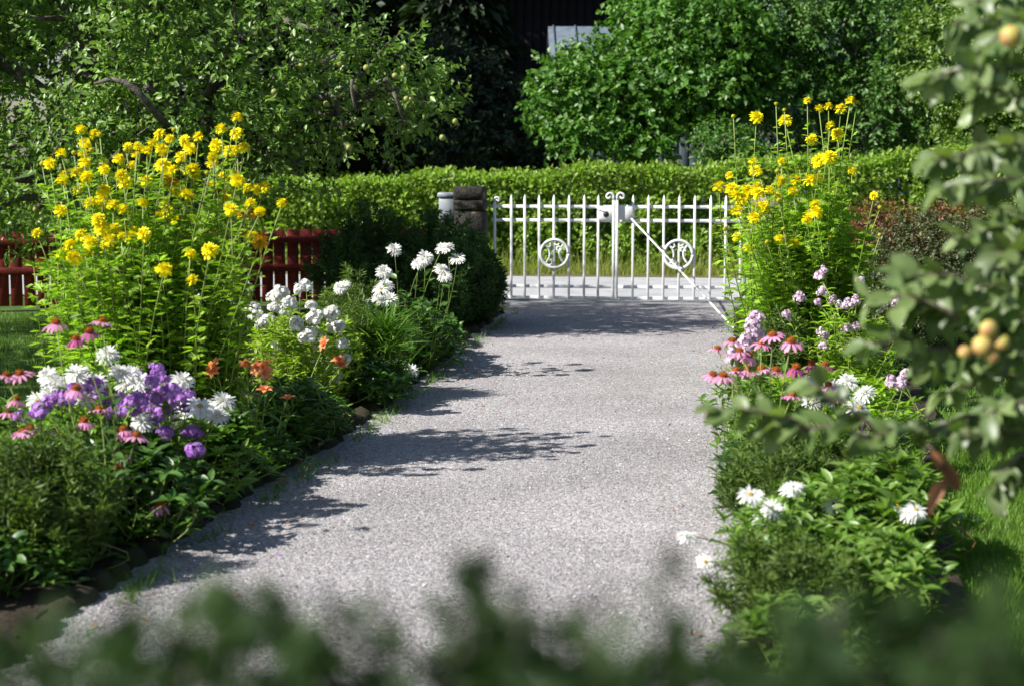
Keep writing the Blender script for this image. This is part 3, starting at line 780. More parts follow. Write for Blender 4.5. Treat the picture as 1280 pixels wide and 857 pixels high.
# ------------------------------------------------------------------ flower heads (shared meshes)
def petals(b, n, r0, length, width, tilt, tmpl, z=0.0, jit=.12, var=None):
    a = np.arange(n) * 2 * math.pi / n + rng.random() * 6 + rng.normal(size=n) * jit
    o = np.c_[r0 * np.cos(a), r0 * np.sin(a), np.full(n, z)]
    ti = tilt + rng.normal(size=n) * jit
    D = np.c_[np.cos(a) * np.cos(ti), np.sin(a) * np.cos(ti), np.sin(ti)]
    Nn = np.c_[-np.cos(a) * np.sin(ti), -np.sin(a) * np.sin(ti), np.cos(ti)]
    stamp(b, tmpl, o, D, Nn, length * rng.uniform(.85, 1.12, n), width, var)
PET = t_leaf(fold=.05, droop=.18)
PETB = (np.array([(-.2, 0, 0), (.2, 0, 0), (-.5, .6, .0), (.5, .6, .0), (-.22, 1, -.16), (.22, 1, -.16)]), np.array([(0, 1, 3), (0, 3, 2), (2, 3, 5), (2, 5, 4)]))
def yellow_head(mat):
    b = Buf()
    for (n_, r0, l_, w_, ti, z_) in ((14, .009, .035, .017, -24, 0), (14, .009, .038, .017, -3, .005), (13, .008, .036, .016, 18, .009), (12, .006, .031, .015, 40, .012), (9, .004, .026, .013, 60, .014), (6, .001, .021, .012, 78, .015)):
        petals(b, n_, r0, l_, w_, R(ti), PETB, z_, .16)
    return b.mesh('flower', mat)
yellow = [yellow_head('yellow_petal') for _ in range(5)]; old_yellow = yellow_head('old_yellow_petal')
b = Buf(); sphere(b, (0, 0, 0), .019, 7, 5, sq=(1, 1, .9)); petals(b, 8, .010, .020, .008, R(35), L4); bud_me = b.mesh('bud', 'bud')
def cone_head(mat, tilt):
    b = Buf(); petals(b, 14, .012, .046, .0135, R(tilt), PETB, .002, .08); return b.mesh('flower', mat)
pink = [cone_head('pink_petal', t) for t in (-14, -24, -32, -8)]; wine = [cone_head('wine_petal', t) for t in (-20, -34)]
b = Buf(); sphere(b, (0, 0, .006), .0180, 12, 8, sq=(1, 1, .85)); 
for k in range(70):
    th = math.acos(1 - k / 70 * .95); ph = k * 2.4; n_ = np.array([math.sin(th)*math.cos(ph), math.sin(th)*math.sin(ph), math.cos(th)])
    stamp(b, TRI, [np.array([0, 0, .006]) + n_ * .0162 * np.array([1, 1, .85])], [n_], [rdir(1)[0]], .007, .004)
cone_me = b.mesh('cone', 'cone_brown')
b = Buf(); sphere(b, (0, 0, .004), .013, 10, 6, sq=(1, 1, .6)); disc_me = b.mesh('disc', 'cone_yellow')
def white_head(double, r=.052):
    b = Buf()
    petals(b, 22, .010, r, .0115, R(-14), PETB); petals(b, 20, .010, r * .92, .011, R(6), PETB, .004)
    if double:
        petals(b, 18, .008, r * .8, .010, R(26), PETB, .007); petals(b, 14, .006, r * .62, .009, R(48), PETB, .009); petals(b, 9, .003, r * .45, .008, R(70), PETB, .010)
    return b.mesh('flower', 'white_petal')
daisy = [white_head(False) for _ in range(2)]; dbl = [white_head(True) for _ in range(4)]
def panicle(mat, n=54, r=.05, h=.055, fl=.0145):
    """uneven head of five-petalled florets on several small domes"""
    b = Buf(); K = 4
    lob = [(np.array([0, 0, h * .35]), .62)] + [(np.array([math.cos(q), math.sin(q), 0]) * r * .55 + np.array([0, 0, rng.uniform(-.35, .15) * h]), rng.uniform(.42, .6)) for q in rng.random() * 6 + np.arange(K) * 6.283 / K]
    for cc, sc_ in lob:
        m = max(8, int(n * sc_ * .62)); k = np.arange(m); th = np.arccos(1 - 1.35 * (k + .5) / m); ph = k * 2.399 + rng.random() * 6
        nn = nrm(np.c_[np.sin(th)*np.cos(ph), np.sin(th)*np.sin(ph), np.cos(th)] + rng.normal(size=(m, 3)) * .18)
        c = cc + nn * np.array([r, r, h]) * sc_ * rng.uniform(.75, 1.15, (m, 1))
        for i in range(m):
            x = nrm(np.cross(nn[i], [.3, .5, .2])); y = np.cross(nn[i], x); va = rng.random(); a = rng.random() * 6 + np.arange(5) * 1.2566
            d_ = np.cos(a)[:, None] * x + np.sin(a)[:, None] * y
            stamp(b, PETB, np.tile(c[i], (5, 1)), d_ + nn[i] * .15, np.tile(nn[i], (5, 1)), fl, fl * .95, np.full(5, va))
    return b.mesh('flower', mat)
ph_white = [panicle('white_petal') for _ in range(3)]; ph_purple = [panicle('purple_petal', 60, .058, .045) for _ in range(4)]; ph_pale = [panicle('pale_pink_petal', 36, .045, .055, .012) for _ in range(3)]
b = Buf(); petals(b, 6, .006, .07, .045, R(42), t_leaf(fold=.12, droop=.45)); petals(b, 6, .004, .045, .03, R(65), t_leaf(fold=.12, droop=.2)); lily_me = b.mesh('flower', 'orange_petal')

def head(root, me, pos, scale=1.0, tilt=.25, cone=None, name='flower', face=None):
    """one flower on its plant; face leans it towards a compass direction"""
    lean = np.array([0, 0, 1.0]) + rng.normal(size=3) * tilt
    if face is not None: lean = lean + np.asarray(face)
    q = Vector(lean).to_track_quat('Z', 'Y') @ Matrix.Rotation(rng.random() * 6.28, 3, 'Z').to_quaternion()
    o = node(name, me, root, Vector(np.asarray(pos) - org(root)), None, scale)
    o.rotation_euler = q.to_euler()
    if cone is not None: node('cone' if cone is cone_me else 'disc', cone, o)
    return o

# ------------------------------------------------------------------ herbaceous plants
def herb(root, tips, centre, br, leafmat, stemmat, tmpl=LF, leaf=.09, wid=.35, per=12, t0=.05, t1=.95, sr=.004, rise=.35, nf=0, bulge=.06, taper=.5):
    """stems from a clump's foot to every tip, leaves set along them. tips (N,3)"""
    c = np.asarray(centre, float); tips = np.asarray(tips, float); n = len(tips)
    off = tips[:, :2] - c[:2]
    bs = np.c_[c[:2] + off * .45 + rng.normal(size=(n, 2)) * br * .2, np.full(n, .02)]
    sb, lb = Buf(), Buf()
    for i in range(n):
        pts = curve(bs[i], tips[i], np.r_[rng.normal(size=2) * bulge, 0], 6); tube(sb, pts, np.linspace(sr, sr * .55, 6) * (1 if i < nf else .6), 4, rng.random())
        m = max(2, int(per * np.linalg.norm(tips[i] - bs[i]) / .8)); tt = t0 + (t1 - t0) * (np.arange(m) + rng.random(m) * .8) / m
        tt = np.clip(tt, 0, .999); ii = tt * 5; i0 = ii.astype(int); pp = pts[i0] + (pts[i0+1] - pts[i0]) * (ii - i0)[:, None]
        an = np.arange(m) * 2.399 + rng.random() * 6; el_ = rise + rng.normal(size=m) * .3
        D = np.c_[np.cos(an) * np.cos(el_), np.sin(an) * np.cos(el_), np.sin(el_)]
        l = leaf * (1 - taper * tt) * rng.uniform(.7, 1.2, m)
        stamp(lb, tmpl, pp, D, np.array([0, 0, 1.]) + rng.normal(size=(m, 3)) * .3, l, l * wid)
        if i >= nf:
            k = 6; an = np.arange(k) * 1.05 + rng.random() * 6; e_ = rng.uniform(.0, 1.0, k)
            D = np.c_[np.cos(an) * np.cos(e_), np.sin(an) * np.cos(e_), np.sin(e_)]; l = leaf * (1 - taper * .6) * rng.uniform(.6, 1.05, k)
            stamp(lb, tmpl, np.tile(tips[i] - (tips[i] - pts[-2]) * .08, (k, 1)), D, np.array([0, 0, 1.]) + rng.normal(size=(k, 3)) * .3, l, l * wid)
    node('stems', sb.mesh('stems', stemmat, org(root)), root, kind='stuff')
    node('foliage', lb.mesh('foliage', leafmat, org(root)), root, kind='stuff')

def mound_tips(c, rx, ry, h, n, hmin=.55):
    a = rng.random(n) * 6.283; r = np.sqrt(rng.random(n))
    lat, dd = rx * r * np.cos(a), ry * r * np.sin(a)
    z = h * (1 - (1 - hmin) * r ** 2) * rng.uniform(.75, 1.05, n)
    return np.asarray(c)[None] + lat[:, None] * RIGHT + dd[:, None] * FWD + np.c_[np.zeros(n), np.zeros(n), z]

def feather(name, c, rx, ry, h, n, label, mat, cat='plant', ln=.045, lw=.0035, stems=60, per=None):
    """fine needle-leaved bushy plant"""
    root = thing(name, c, label, cat)
    tips = mound_tips(c, rx, ry, h, stems, .5); sb, lb = Buf(), Buf()
    per = n // stems
    for i in range(stems):
        off = tips[i] - np.asarray(c); bs = np.asarray(c) + off * np.array([.35, .35, 0]) + np.array([0, 0, .01])
        pts = curve(bs, tips[i], np.r_[rng.normal(size=2) * .04, .0], 6); tube(sb, pts, np.linspace(.004, .0015, 6), 3, rng.random())
        tt = np.clip(.12 + .88 * rng.random(per) ** .7, 0, .999); ii = tt * 5; i0 = ii.astype(int); pp = pts[i0] + (pts[i0+1] - pts[i0]) * (ii - i0)[:, None]
        sd = rdir(per); sd[:, 2] = np.abs(sd[:, 2]) * .6 + .15
        reach = (.02 + .085 * (1 - tt)) * rng.random(per)
        pp = pp + nrm(sd) * reach[:, None]
        stamp(lb, L4, pp, nrm(sd + rng.normal(size=(per, 3)) * .5), rdir(per), ln * rng.uniform(.6, 1.3, per), lw * rng.uniform(.8, 1.5, per), np.clip(rng.random() * .6 + rng.random(per) * .4, 0, 1))
    node('stems', sb.mesh('stems', mat, c), root, kind='stuff')
    node('foliage', lb.mesh('foliage', mat, c), root, kind='stuff')
    return root

# ---- tall yellow flowers, left bed
zl = [(250,262),(425,160),(520,255),(522,290),(592,238),(680,220),(800,115),(850,137),(808,192),(925,145),(950,185),(905,228),(1108,88),(1182,110),(1085,172),(1150,200),(610,320),(625,358),(728,347),(815,270),(870,290),(840,320),(978,326),(885,390),(935,420),(395,388),(518,395),(455,458),(510,440),(520,470),(830,465),(838,505),(887,545),(493,540),(1120,330),(1180,320),(1185,345),(1235,385),(1275,390),(1155,490),(408,620),(352,668),(318,715),(370,730),(453,655),(448,700),(545,645),(655,628),(722,613),(187,608),(953,710),(1050,697),(885,755),(820,790),(963,845),(1320,380),(1410,458)]
zs = [(992,126),(660,268),(640,178),(700,185),(735,195),(870,90),(1060,262),(1035,305),(940,297),(1130,440),(925,478),(715,455),(525,685),(575,587),(625,590),(670,595),(607,622),(775,780),(1260,625),(395,810),(210,260),(370,205),(405,92),(1186,30),(1220,180),(1300,500)]
zo = [(1220,515),(1270,510),(850,350),(1300,650)]
zs += [(x_, y_) for x_, y_ in zip(rng.uniform(300, 1300, 34), rng.uniform(110, 640, 34))]
c = W(-1.93, 9.1)
rl_ = thing('yellow_coneflower_clump', c, 'tall clump of double yellow flowers in the bed by the apple tree', 'flowers', 'tall yellow flower clumps')
tips = []
for lst, kind in ((zl, 0), (zs, 1), (zo, 2)):
    for (x, y) in lst:
        p = P(x / 4, 140 + y / 4, 9.1 + rng.uniform(-.3, .4) - .55 * min(1, max(0, (y - 300) / 350))); tips.append(p - (0, 0, .008))
        if kind == 0: head(rl_, random.choice(yellow), p, rng.uniform(.66, 1.0), .38, face=-FWD * .35)
        elif kind == 2: head(rl_, old_yellow, p, .95, .35)
        else: head(rl_, bud_me if rng.random() < .35 else random.choice(yellow), p, rng.uniform(.6, .85), .3)
tips = np.array(tips)
ex = mound_tips(c, .55, .42, 1.34, 130, .78)
herb(rl_, np.r_[tips, ex], c, .5, 'rud_leaf', 'rud_stem', LOB, .115, .9, 30, .05, .95, .0055, .3, bulge=.05, nf=len(tips))

# ---- tall yellow flowers, right bed
zr = [(342,152),(487,168),(765,108),(750,233),(620,262),(660,362),(707,350),(640,375),(337,418),(155,498),(220,508),(290,515),(345,500),(350,530),(270,560),(240,545),(410,515),(460,467),(535,465),(525,520),(610,465),(655,452),(245,620),(375,600),(330,650),(640,625),(300,800),(290,545)]
zrs_x = [(x_, y_) for x_, y_ in zip(rng.uniform(180, 760, 16), rng.uniform(350, 760, 16))]
zrs = zrs_x + [(597,66),(845,72),(703,95),(713,190),(440,80),(482,110),(655,105),(227,142),(322,370),(470,366),(820,420),(595,660),(730,522),(490,740),(530,778),(395,770),(455,757),(960,598),(930,540),(960,735),(450,545),(208,440),(812,68)]
c = W(2.12, 12.6)
rr_ = thing('yellow_coneflower_clump', c, 'tall clump of double yellow flowers at the right end of the gate', 'flowers', 'tall yellow flower clumps')
tips = []
for lst, kind in ((zr, 0), (zrs, 1)):
    for (x, y) in lst:
        p = P(860 + x / 4, 110 + y / 4, 12.5 + rng.uniform(-.4, .5) - .75 * min(1, max(0, (y - 330) / 300))); tips.append(p - (0, 0, .008))
        if kind == 0: head(rr_, random.choice(yellow), p, rng.uniform(.95, 1.3), .38, face=-FWD * .35)
        else: head(rr_, bud_me if rng.random() < .5 else random.choice(yellow), p, rng.uniform(.7, .95), .3)
tips = np.array(tips)
ex = mound_tips(c, .42, .80, 1.45, 190, .66)
herb(rr_, np.r_[tips, ex], c, .5, 'rud_leaf', 'rud_stem', LOB, .125, .9, 29, .03, .92, .006, .3, bulge=.05, nf=len(tips))

# ---- pink coneflowers
def coneflowers(c, spots, d, label, dark=(), sc_=1.0, leaves=40, h=.36, rx=.35, ry=.3):
    root = thing('coneflower_clump', c, label, 'flowers', 'pink coneflower clumps'); tips = []
    for (px, py) in spots:
        p = P(px, py, d + rng.uniform(-.25, .25)); tips.append(p)
        head(root, random.choice(wine if (px, py) in dark else pink), p, sc_ * rng.uniform(.88, 1.12), .14, cone_me, face=-FWD * .08)
    ex = mound_tips(c, rx, ry, h, leaves, .55)
    herb(root, np.r_[np.array(tips), ex], c, .3, 'dark_leaf', 'rud_stem', LF, .13, .36, 11, .05, .85, .0042, .35, nf=len(tips))
coneflowers(W(-1.62, 7.15), [(70, 405), (128, 403), (112, 415), (95, 425), (25, 468), (8, 470), (10, 515), (155, 538), (155, 567), (125, 512), (200, 631), (38, 537), (28, 540), (105, 527), (95, 487), (170, 545), (20, 500), (148, 587)], 7.15,
            'pink coneflowers among white and purple blooms in the left bed', {(112, 415), (95, 425)}, 1.0, 60, .40, .42, .4)
coneflowers(W(1.22, 7.9), [(897, 437), (915, 427), (952, 430), (966, 420), (989, 428), (936, 445), (891, 469), (904, 470), (952, 462), (970, 464), (995, 460), (1015, 455), (1031, 457), (990, 495), (1036, 482), (1079, 527), (920, 464), (935, 462), (925, 440), (975, 532)], 7.9,
            'pink coneflowers beside the gravel under the tall yellow clump', {(1015, 455), (1031, 457), (995, 460)}, 1.0, 30, .34, .3, .35)

# ---- white daisies
def whites(name, c, spots, d, label, meshes, leafmat, h, rx, ry, leaves=45, leaf=.10, wid=.4, disc=.25, sc_=1.0, face=.5, spread=.3, ll=LF):
    root = thing(name, c, label, 'flowers'); tips = []
    for (px, py) in spots:
        p = P(px, py, d + rng.uniform(-spread, spread)); tips.append(p)
        dsc = rng.random() < disc
        head(root, random.choice(daisy if dsc else meshes), p, sc_ * rng.uniform(.8, 1.12), .25, disc_me if dsc else None, face=-FWD * face)
    herb(root, np.r_[np.array(tips), mound_tips(c, rx, ry, h, leaves, .5)], c, .3, leafmat, 'rud_stem', ll, leaf, wid, 11, .05, .85, .004, .35, nf=len(tips))
    return root
whites('white_daisy_clump', W(-1.62, 7.9), [(212, 516), (222, 527), (230, 512), (250, 508), (272, 520), (238, 508), (262, 512), (228, 475), (150, 466), (163, 468), (175, 477), (157, 480), (135, 443), (60, 470), (70, 478), (95, 468), (103, 475), (47, 500), (62, 492), (110, 495), (82, 482), (280, 502), (120, 478), (178, 527)], 7.75,
       'white double daisies around the purple phlox', dbl, 'mid_leaf', .40, .55, .35, 60)
whites('white_daisy_clump', W(1.55, 8.3), [(1081, 492), (1010, 480), (1022, 492), (1050, 490), (1060, 477), (1074, 509), (1035, 500), (1040, 487), (1015, 500)], 8.2,
       'white double daisies beside the right coneflowers', dbl, 'mid_leaf', .34, .4, .3, 40, sc_=1.12)
whites('white_dahlia_clump', W(-0.85, 12.9), [(493, 312), (553, 310), (559, 310), (572, 323), (523, 330), (531, 322), (527, 328), (552, 337), (556, 345), (480, 340), (476, 362), (482, 357), (488, 374), (458, 380), (474, 375), (505, 432), (518, 432), (514, 463), (430, 355), (425, 360)], 12.7,
       'white double dahlias on a dark leafy plant near the gate bush', dbl, 'dark_leaf', .56, .42, .7, 110, .12, .5, disc=.1, sc_=1.05, spread=.5)
whites('white_aster_clump', W(1.35, 6.9), [(945, 620), (938, 618), (966, 634), (992, 608), (988, 612), (1042, 629), (1088, 637), (1139, 640), (1121, 632), (1145, 637), (950, 648), (860, 668), (882, 702)], 6.5,
       'low white asters among peony leaves by the gravel edge', daisy, 'mid_leaf', .28, .55, .3, 40, disc=.2, sc_=.72)

# ---- phlox
def phlox(c, spots, d, label, meshes, leafmat, h, rx, ry, leaves=50, sc_=1.0, leaf=.085, spread=.25, per=18, hm=.6):
    root = thing('phlox_clump', c, label, 'flowers', 'phlox clumps'); tips = []
    for (px, py) in spots:
        p = P(px, py, d + rng.uniform(-spread, spread)); tips.append(p)
        head(root, random.choice(meshes), p, sc_ * rng.uniform(.7, 1.15), .3, face=-FWD * .3)
    herb(root, np.r_[np.array(tips), mound_tips(c, rx, ry, h, leaves, hm)], c, .3, leafmat, 'rud_stem', LF, leaf, .34, per, .08, .97, .0035, .45, taper=.3, nf=len(tips))
phlox(W(-1.72, 8.25), [(172, 470), (190, 475), (197, 462), (205, 478), (182, 490), (200, 492), (215, 488), (170, 500), (190, 508), (205, 512), (222, 500), (178, 520), (193, 525), (235, 495), (238, 506), (150, 497), (115, 480), (125, 495), (90, 490), (60, 503), (50, 512), (130, 500), (206, 540), (243, 562), (240, 540), (25, 520), (85, 500), (75, 495), (160, 510), (145, 515)], 7.65,
      'purple phlox crowded with white daisies in the left bed', ph_purple, 'mid_leaf', .38, .5, .25, 50, .80, spread=.2)
phlox(W(-1.30, 11.0), [(383, 358), (374, 362), (343, 372), (350, 367), (357, 386), (362, 382), (389, 383), (394, 397), (327, 405), (335, 403), (342, 385), (415, 392), (410, 411), (421, 410), (427, 430), (432, 432), (411, 440), (414, 446), (418, 455), (430, 450), (347, 433), (405, 425), (392, 415), (385, 420), (420, 472), (395, 485), (318, 385), (320, 395), (370, 405), (346, 445)], 10.9,
      'bright white phlox with pale lime leaves in full sun', ph_white, 'phlox_leaf', .64, .40, .4, 130, 1.0, spread=.4)
phlox(W(-1.95, 11.7), [(255, 370), (262, 378), (256, 392), (270, 382), (280, 376), (250, 408), (297, 412), (312, 360), (322, 385), (320, 395), (265, 412), (290, 380), (308, 392)], 11.6,
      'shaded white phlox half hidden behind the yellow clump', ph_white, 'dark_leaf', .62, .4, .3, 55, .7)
phlox(W(2.25, 11.3), [(1024, 345), (1030, 338), (1060, 380), (1050, 382), (1085, 385), (1103, 378), (1097, 386), (1075, 352), (1068, 378), (1041, 375), (1022, 378), (1000, 372), (1028, 365), (983, 394), (1120, 380), (1128, 402), (1122, 415), (1070, 408), (1058, 411), (1030, 420), (1026, 415), (1030, 432), (1052, 433), (1020, 440)], 11.2,
      'pale pink phlox fringing the tall yellow clump', ph_pale, 'rud_leaf', .6, .45, .4, 60, .8, spread=.4)
phlox(W(1.25, 9.3), [(940, 410), (944, 400), (938, 422), (947, 415), (932, 428), (930, 445), (915, 445)], 9.2,
      'tall lilac-white phlox behind the right coneflowers', ph_pale, 'mid_leaf', .5, .25, .2, 25, 1.0)
phlox(W(1.98, 8.9), [(1128, 473), (1132, 466), (1115, 476), (1126, 482)], 8.9, 'small pale pink phlox near the sunlit lawn', ph_pale, 'mid_leaf', .3, .25, .2, 25, .7)

# ---- orange lilies
c = W(-1.45, 9.2); root = thing('lily_clump', c, 'orange lilies below the bright white phlox', 'flowers'); tips = []
for (px, py) in [(308, 452), (322, 459), (333, 455), (329, 463), (423, 450), (426, 456), (406, 430), (268, 456), (331, 487), (360, 498), (266, 464)]:
    p = P(px, py, (8.55 if px < 380 else 9.9) + rng.uniform(-.12, .12)); tips.append(p); head(root, lily_me, p, rng.uniform(.5, .72), .9, face=-FWD * .5)
herb(root, np.r_[np.array(tips), mound_tips(c, .5, .4, .42, 60, .6)], c, .3, 'mid_leaf', 'rud_stem', BL, .2, .10, 14, .05, .9, .004, .6, nf=len(tips))

# ---- leafy plants without flowers
def leafy(name, c, rx, ry, h, n, label, mat, leaf, wid=.4, per=14, tmpl=LF, stem='rud_stem', rise=.3, hm=.5, cat='plant', sr=.004):
    root = thing(name, c, label, cat)
    herb(root, mound_tips(c, rx, ry, h, int(n * 1.5), hm), c, .2, mat, stem, tmpl, leaf, wid, per, .1, .98, sr, rise, taper=.25)
for (lat, d, lab) in [(-1.58, 6.55, 'small overhanging plant by the mossy edging below the cosmos'), (-1.36, 7.55, 'small overhanging plant by the edging below the white daisies'), (-1.12, 8.75, 'small overhanging plant by the edging below the lilies'), (-.95, 10.0, 'small overhanging plant by the edging below the white phlox'), (-.72, 11.9, 'small overhanging plant by the edging beside the bright blades'), (-.42, 14.6, 'small overhanging plant by the edging before the gate bush')]:
    leafy('edge_plant', W(lat - .10, d), .10, .45, .20, 40, lab, 'dark_leaf', .07, .42)
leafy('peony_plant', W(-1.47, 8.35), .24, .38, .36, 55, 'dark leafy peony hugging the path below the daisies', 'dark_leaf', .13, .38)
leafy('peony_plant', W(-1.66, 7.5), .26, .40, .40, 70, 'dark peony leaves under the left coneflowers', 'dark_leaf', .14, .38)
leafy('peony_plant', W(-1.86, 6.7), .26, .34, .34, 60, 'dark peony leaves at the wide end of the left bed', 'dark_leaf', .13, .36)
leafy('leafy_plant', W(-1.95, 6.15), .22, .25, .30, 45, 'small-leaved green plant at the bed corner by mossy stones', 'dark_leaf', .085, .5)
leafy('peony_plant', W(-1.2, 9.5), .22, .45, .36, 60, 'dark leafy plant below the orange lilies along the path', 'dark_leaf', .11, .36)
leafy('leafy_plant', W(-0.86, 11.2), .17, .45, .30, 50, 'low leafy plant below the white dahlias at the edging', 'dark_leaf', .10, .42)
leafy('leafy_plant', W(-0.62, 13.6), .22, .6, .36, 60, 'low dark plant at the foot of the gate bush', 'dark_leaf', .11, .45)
leafy('iris_plant', W(-0.86, 11.5), .12, .2, .50, 60, 'upright bright green blades beside the dahlias', 'blade_leaf', .30, .05, 5, BL, rise=1.15, hm=.8)
leafy('leafy_plant', W(-2.15, 7.5), .4, .5, .32, 60, 'green leafy plant behind the left coneflowers', 'mid_leaf', .10, .36)
leafy('leafy_plant', W(-2.5, 8.6), .4, .5, .36, 60, 'green leafy plant at the lawn side of the yellow clump', 'mid_leaf', .10, .36)
feather('cosmos_plant', W(-1.78, 6.55), .32, .3, .60, 12000, 'hazy fine-leaved cosmos at the wide end of the left bed', 'feather_leaf', stems=70)
feather('asparagus_plant', W(-1.02, 11.6), .22, .35, .70, 9000, 'feathery green plant between the white phlox and dahlias', 'feather_leaf', stems=55)
feather('asparagus_plant', W(-1.22, 13.2), .30, .45, .78, 9000, 'feathery plant before the red picket fence', 'feather_leaf', stems=55)
for (lat, d, rx, ry, h, lab) in [(-.62, 16.0, .52, .9, 1.12, 'dense dark feathery bush beside the gate'), (-1.30, 16.2, .62, .8, 1.16, 'dark feathery bush against the red fence end'), (-.36, 16.5, .30, .7, .86, 'narrow dark feathery bush overhanging the path before the pillar')]:
    feather('spirea_bush', W(lat, d), rx, ry, h, 26000, lab, 'feather_dark', cat='bush', ln=.05, lw=.012, stems=150)

# right bed leafy plants
leafy('peony_plant', W(1.28, 6.75), .30, .4, .36, 60, 'sunlit peony by the gravel edge', 'peony_leaf', .11, .34)
leafy('peony_plant', W(1.5, 6.9), .22, .45, .40, 55, 'sunlit peony with tan stems next to the lawn', 'peony_leaf', .13, .32, stem='brown_stem', sr=.0045)
leafy('peony_plant', W(1.28, 6.05), .22, .4, .30, 60, 'low leafy plant at the near end of the right bed', 'peony_leaf', .09, .36)
feather('cosmos_plant', W(1.45, 7.6), .42, .35, .40, 15000, 'feathery low cosmos below the right coneflowers', 'feather_leaf', stems=80)
feather('cosmos_plant', W(1.10, 7.3), .22, .3, .46, 4000, 'wispy seeding plant leaning over the gravel', 'feather_leaf', stems=40)
for (lat, d, rx, h, lab) in [(.90, 5.2, .24, .26, 'low leafy plant at the nearest end of the gravel edge'), (.93, 5.85, .24, .26, 'low wispy plant spilling over the near gravel edge'), (1.02, 6.5, .22, .30, 'leafy plant beside the low white asters'), (1.10, 7.25, .2, .32, 'wispy plant at the gravel under the right coneflowers'), (1.22, 8.3, .22, .34, 'leafy plant at the gravel below the lilac-white phlox'), (1.38, 9.7, .22, .34, 'leafy plant at the gravel edge before the lime plant')]:
    if d in (5.85, 7.25): feather('edge_plant', W(lat, d), rx + .05, .4, h + .06, 5000, lab, 'feather_leaf', stems=45); continue
    leafy('edge_plant', W(lat, d), rx, .38, h, 42, lab, 'peony_leaf', .075, .36)
leafy('leafy_plant', W(1.75, 9.6), .5, .5, .42, 90, 'lime leafy plant behind the right coneflowers', 'rud_leaf', .10, .34)
leafy('leafy_plant', W(2.25, 14.2), .35, .7, .65, 90, 'green leafy plant by the foot of the pale pillar', 'mid_leaf', .10, .34)
feather('tamarisk_plant', W(1.78, 11.6), .18, .5, .62, 9000, 'fine-leaved lime plant at the gravel edge by the stay rod', 'feather_leaf', stems=60, ln=.06, lw=.007)
# round shrubs by the right fence
for (px, d, r, h, lab) in [(1150, 14.6, .52, 1.0, 'dark round shrub on the lawn behind the phlox'), (1235, 15.2, .6, 1.1, 'second dark round shrub beyond the phlox'), (1105, 16.4, .55, 1.08, 'reddish shrub between the yellow clump and the red fence'), (1175, 16.9, .55, 1.06, 'reddish shrub pressed against the red fence')]:
    lat = (px - 640) / FPX * d
    tree('round_shrub', tuple(W(lat, d)), [(W(lat, d, h * .55), (r, r, h * .5)), (W(lat - .2, d - .2, h * .35), (r * .75, r * .75, h * .35))], lab, 'shrub', 1900, .15, 8, .036, 'red_shrub_leaf' if d > 16 else 'shrub_leaf', trunk_r=.03, wid=.6)

# ------------------------------------------------------------------ fallen petals on the gravel
b = Buf()
for (px, py, s_) in [(385, 585, 1), (350, 600, 1), (335, 596, .8), (320, 660, 1), (368, 588, 1.1)]:
    stamp(b, L4, [G(px, py) + (0, 0, .012)], [rdir(1)[0] * (1, 1, .1)], [(0, 0, 1.)], .05 * s_, .03)
o = node('fallen_petals', b.mesh('fallen_petals', 'orange_petal'), kind='stuff'); tag(o, 'orange fallen petals on the shaded gravel', 'petals')
b = Buf()
for (px, py, s_) in [(250, 660, 1), (262, 655, 1), (245, 672, 1), (345, 697, .7), (272, 655, .8)]:
    stamp(b, L4, [G(px, py) + (0, 0, .012)], [rdir(1)[0] * (1, 1, .1)], [(0, 0, 1.)], .035 * s_, .025)
o = node('fallen_petals', b.mesh('fallen_petals', 'purple_petal'), kind='stuff'); tag(o, 'violet fallen petals at the path edge', 'petals')

b = Buf(); n = 170
t = rng.random(n) ** .6; yy = 5.5 + rng.random(n) * 12.5
xl_ = np.interp(yy, LE[:, 1], LE[:, 0]); xr_ = np.interp(yy, RE[:, 1], RE[:, 0]); sd = rng.random(n) < .6
xx = np.where(sd, xl_ + .08 + np.abs(rng.normal(size=n)) * .28, xr_ - .05 - np.abs(rng.normal(size=n)) * .22)
l = rng.uniform(.012, .035, n); dv = rdir(n); dv[:, 2] *= .2
stamp(b, L4, np.c_[xx, yy, np.full(n, .012)], dv, np.array([0, 0, 1.]) + rng.normal(size=(n, 3)) * .25, l, l * .6)
o = node('fallen_leaves', b.mesh('fallen_leaves', 'dead_leaf'), kind='stuff'); tag(o, 'small withered leaves scattered along the gravel edges', 'leaves')
b = Buf(); n = 2600
yy = 5.5 + rng.random(n) * 12.5; cl = np.sin(yy * 7.3) + np.sin(yy * 3.1 + 1); yy = yy[cl > -.2]; n = len(yy)
sd = rng.random(n) < .55; xx = np.where(sd, np.interp(yy, LE[:, 1], LE[:, 0]) + .10 + np.abs(rng.normal(size=n)) * .05, np.interp(yy, RE[:, 1], RE[:, 0]) - np.abs(rng.normal(size=n)) * .06)
D = rng.normal(size=(n, 3)) * .5; D[:, 2] = 1; stamp(b, TRI, np.c_[xx, yy, np.full(n, -.002)], D, rdir(n), rng.uniform(.03, .10, n), .006)
o = node('edge_grass', b.mesh('edge_grass', 'grass_blade'), kind='stuff'); tag(o, 'thin weedy grass growing along both gravel edges', 'grass')

